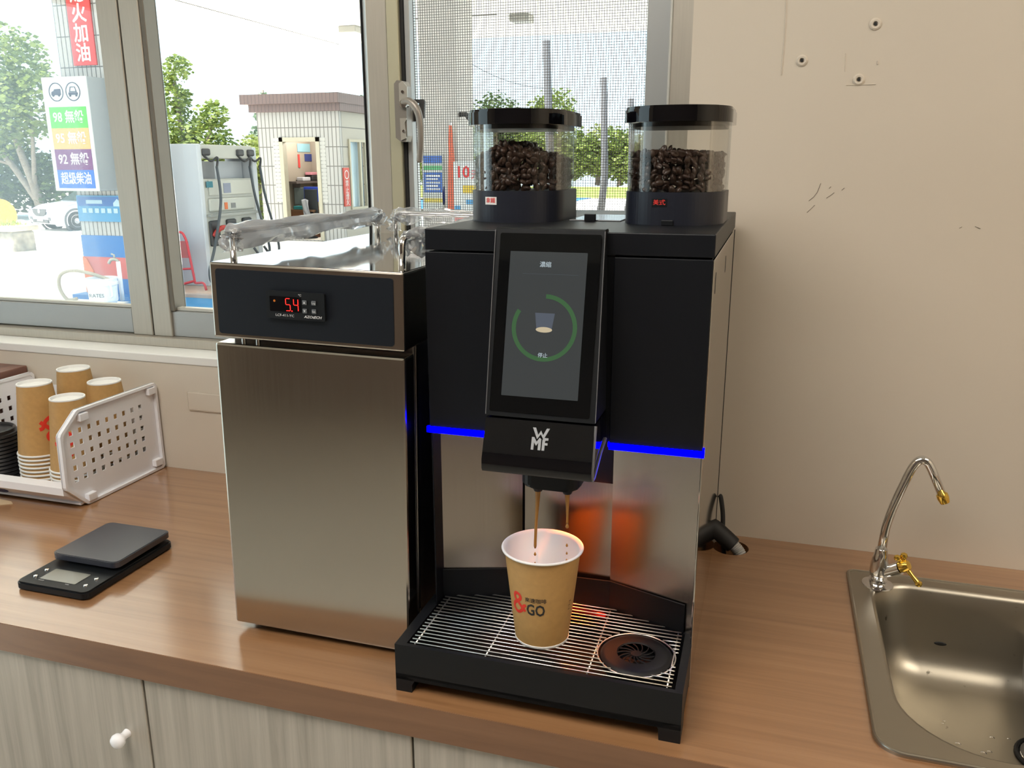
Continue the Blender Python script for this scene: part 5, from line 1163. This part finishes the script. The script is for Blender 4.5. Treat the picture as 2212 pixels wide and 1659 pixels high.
tree('dark shaded tree behind the silver car', -28.0, 30, zg0, [(0, .5, 2.0, 1.9), (-2.2, .4, 1.6, 1.7), (2.0, .6, 2.0, 1.8)], 'dark', 3000, .15, [([(0, 0, 0), (.1, 0, 1.0), (.2, 0, 2.4)], .2)], 3, grp=T)
tree('dark green shrub mass low at the far left', -37.0, 29, zg0, [(0, 0, 1.4, 1.9), (2, .5, 1.2, 1.6), (-2.5, 0, 2.5, 2.2)], 'dark', 2400, .16, [([(0, 0, 0), (.1, 0, .8), (.2, 0, 1.6)], .15)], 4, name='shrub', grp=T)
tree('tall slim tree with knobby crown behind the fuel pump', -22.6, 29, zg0, [(-.9, 0, 2.5, 1.6), (-.5, 0, 3.9, 1.0), (-.4, 0, 5.0, .65), (-.15, 0, 6.1, .55), (-.8, 0, 5.7, .45), (.9, 0, 3.3, 1.0), (1.25, 0, 4.3, .65), (1.3, .2, 2.4, 1.2), (-.2, .2, 1.6, 1.4)], 'bright', 4400, .13, [([(0, 0, 0), (-.2, 0, 2.4), (-.4, 0, 5.6)], .18), ([(-.2, 0, 1.5), (.8, 0, 3), (1.2, 0, 4.2)], .12)], 5, grp=T)
tree('pale yellow-green tree right of the slim tree behind the pump', -20.9, 31, zg0, [(0, 0, 2.6, 1.1), (-.8, .3, 2.2, 1.1), (.9, .2, 2.2, 1.0), (.2, 0, 1.2, 1.2)], 'yellow', 2400, .13, [([(0, 0, 0), (.1, 0, 1.2), (.0, 0, 2.6)], .16)], 6, grp=T)
tree('thin grey-green conifer far beyond the kiosk', -26.2, 40, zg0, [(0, 0, 2.6, 1.0), (0, 0, 3.8, .8), (.1, 0, 4.9, .55), (.1, 0, 5.8, .32)], 'grey', 1200, .16, [([(0, 0, 0), (0, 0, 3), (.1, 0, 6.2)], .15)], 7, grp=T)
# palm
t = thing('palm_tree', 'feathery palm tree just left of the kiosk roof', 'tree', (-19.6, 30, zg0), group=T)
b = bmesh.new(); rg = random.Random(21)
for i in range(26):
    a = 2 * PI * i / 26 * 2.4; el = rg.uniform(-.5, 1.3); L = rg.uniform(1.5, 2.1); c0 = Vector((0, 0, 2.9)); pts = []
    for s in range(9):
        k = s / 8; pts.append(c0 + Vector((math.cos(a) * math.cos(el), math.sin(a) * math.cos(el), math.sin(el))) * L * k + Vector((0, 0, -.9 * k * k)))
    for s in range(8):
        d = (pts[s + 1] - pts[s]); side = d.cross(Vector((0, 0, 1))).normalized() if d.cross(Vector((0, 0, 1))).length > .001 else Vector((1, 0, 0))
        for sg in (-1, 1):
            for q in (0, .5):
                o_ = pts[s] + d * q; tip = o_ + side * sg * .42 * (1 - s / 10) + d * .9 - Vector((0, 0, .12))
                b.faces.new([b.verts.new(o_), b.verts.new(o_ + d * .28), b.verts.new(tip)])
obj('fronds', b, LG['yellow'], t); obj('trunk', tube(smooth_path([(0, 0, 0), (.1, 0, 1.5), (0, 0, 2.9)], 4), .16, 10), M_bark, t, 'all')
T2 = 'trees along the far lawn'
spec = [(-23.6, 62, 6.6, 'bright', 'green tree just left of the left bean hopper, behind the promotion board'), (-20.6, 63, 7.0, 'dark', 'darker tree peeping over the left bean hopper lid'), (-16.2, 62, 7.1, 'bright', 'tall green tree at the foot of the tallest utility pole'), (-14.2, 60, 4.4, 'bright', 'green tree just right of the left bean hopper'), (-12.3, 61, 4.5, 'yellow', 'yellow-green tree behind the middle utility pole'), (-10.5, 60, 4.2, 'bright', 'green tree just left of the right bean hopper'), (-8.4, 61, 4.4, 'yellow', 'green tree seen through the right bean hopper'), (-31, 61, 7.0, 'dark', 'dark tree beyond the pillar behind the insect screen'), (-26.6, 63, 5.6, 'bright', 'green tree between the pillar and the red flag')]
for i, (x, y, h, lf, lab) in enumerate(spec):
    rg = random.Random(50 + i); k = h / 4
    bl = [(rg.uniform(-.3, .3), 0, h - 1.1 * k, 1.1 * k)] + [(rg.uniform(-2.2, 2.2), rg.uniform(-.6, .6), rg.uniform(1.0, h - 1.7), rg.uniform(1.2, 1.7)) for _ in range(6)]
    tree(lab, x, y, -.85, bl, lf, 2200, .2, [([(0, 0, 0), (.1, 0, h * .3), (0, 0, h * .7)], .2)], 60 + i, grp=T2)
